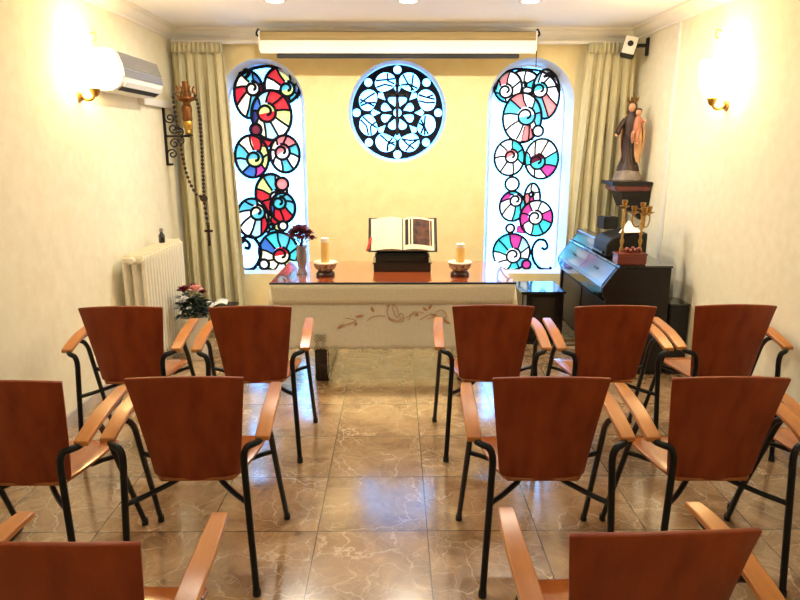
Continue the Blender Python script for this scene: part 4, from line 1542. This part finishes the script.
b.grid(mant, 36, 14)
b.build('cream_mantle', MANTLE, t, solid=0.006)
b = MB()
b.loft([(0.16, 0.075, -0.01, 0.022, 0.02), (0.24, 0.072, -0.02, 0.03, 0.024), (0.36, 0.07, -0.03, 0.034, 0.028), (0.45, 0.062, -0.035, 0.03, 0.028)], n=12)
b.build('mantle_fold', MANTLE, t)
b = MB()
b.ball((0.0, -0.008, 0.622), 0.036, (0.86, 0.95, 1.15), 14, 10)
b.ball((0.0, -0.042, 0.617), 0.007, (0.8, 1, 1.3), 8, 6)
b.build('head', SKIN, t)
MB().ball((-0.108, -0.085, 0.39), 0.015, (0.8, 1.2, 0.8), 8, 6).build('hand', SKIN, t)
b = MB()
b.loft([(0.53, 0, 0.014, 0.045, 0.03), (0.58, 0, 0.016, 0.042, 0.032), (0.63, 0, 0.01, 0.041, 0.038), (0.655, 0, 0.006, 0.034, 0.034), (0.668, 0, 0.004, 0.015, 0.015)], n=14)
b.build('hair_veil', HAIRM, t)


def crown(parent, c, r, h):
    b = MB()
    b.lathe([(r * 0.85, 0), (r * 0.95, h * 0.35), (r * 0.9, h * 0.35), (r * 0.8, 0)], c, n=16)
    for k in range(7):
        a = 2 * PI * k / 7
        p = Vector(c) + Vector((r * 0.92 * math.cos(a), r * 0.92 * math.sin(a), h * 0.3))
        q = Vector(c) + Vector((r * 1.35 * math.cos(a), r * 1.35 * math.sin(a), h))
        b.tube([p, (p + q) / 2, q], [r * 0.2, r * 0.22, r * 0.06], n=6)
    return b.build('crown', mat('dark_gold', (120, 84, 40), 0.35, metal=0.9), parent)


crown(t, (0, 0.002, 0.655), 0.036, 0.055)
ch = MB()
ch.loft([(0.40, 0.055, -0.05, 0.02, 0.02), (0.44, 0.056, -0.052, 0.034, 0.03), (0.49, 0.058, -0.048, 0.033, 0.028), (0.535, 0.06, -0.042, 0.026, 0.022), (0.55, 0.06, -0.042, 0.011, 0.011)], n=14)
ch.tube(bez([(0.05, -0.065, 0.43), (0.03, -0.09, 0.40), (0.03, -0.085, 0.34)], 4), [0.018] * 4 + [0.015] * 4 + [0.012], n=8)
ch.tube(bez([(0.075, -0.06, 0.43), (0.07, -0.085, 0.39), (0.065, -0.08, 0.33)], 4), [0.018] * 4 + [0.015] * 4 + [0.012], n=8)
ch.tube(bez([(0.08, -0.045, 0.525), (0.105, -0.065, 0.50), (0.12, -0.09, 0.50)], 4), 0.011, n=8)
ch = ch.build('child', ROSE, t)
b = MB()
b.ball((0.06, -0.046, 0.578), 0.027, (0.9, 0.95, 1.1), 12, 9)
b.ball((0.125, -0.097, 0.50), 0.009, seg=8, rings=6)
b.ball((0.03, -0.09, 0.33), 0.012, (0.8, 1.4, 0.7), 8, 6)
b.ball((0.065, -0.085, 0.32), 0.012, (0.8, 1.4, 0.7), 8, 6)
b.build('child_skin', SKIN, ch)
MB().loft([(0.575, 0.06, -0.034, 0.027, 0.022), (0.60, 0.06, -0.04, 0.026, 0.025), (0.612, 0.06, -0.042, 0.012, 0.012)], n=12).build('child_hair', HAIRM, ch)

t = thing('wall_loudspeaker', 'small white-fronted loudspeaker on a black wall bracket above the statue corner', 'loudspeaker', (2.03, 6.0, 2.545))
R1 = Euler((math.radians(-12), math.radians(14), math.radians(-18)))
b = MB()
b.box((0, 0.05, 0), (0.12, 0.11, 0.165), bevel=0.01)
o = b.build('speaker_body', BLACKM, t, smooth=False)
o.rotation_euler = R1
o = MB().box((0, -0.012, 0), (0.108, 0.012, 0.15), bevel=0.005).build('front_plate', WHITE, t, smooth=False)
o.rotation_euler = R1
o = MB().lathe([(0.0, -0.023), (0.024, -0.022), (0.026, -0.016)], (0, 0, 0.012), n=16, axis='Y').build('cone', BLACKM, t)
o.rotation_euler = R1
b = MB()
b.tube([(0.05, 0.06, 0.0), (0.12, 0.08, 0.01), (0.178, 0.08, 0.01)], 0.016, n=8)
b.box((0.18, 0.08, 0.0), (0.018, 0.05, 0.15), bevel=0.003)
b.build('bracket', BLACKM, t, smooth=False)

# ------------------------------------------------------------------ world and colour
wd = bpy.data.worlds.new('World')
SC.world = wd
wd.use_nodes = True
wd.node_tree.nodes['Background'].inputs[0].default_value = (0.7, 0.8, 1.0, 1)
wd.node_tree.nodes['Background'].inputs[1].default_value = 0.3
SC.view_settings.view_transform = 'Standard'
SC.view_settings.look = 'None'
SC.view_settings.exposure = 0.2
SC.view_settings.gamma = 1.0
SC.view_settings.use_curve_mapping = False
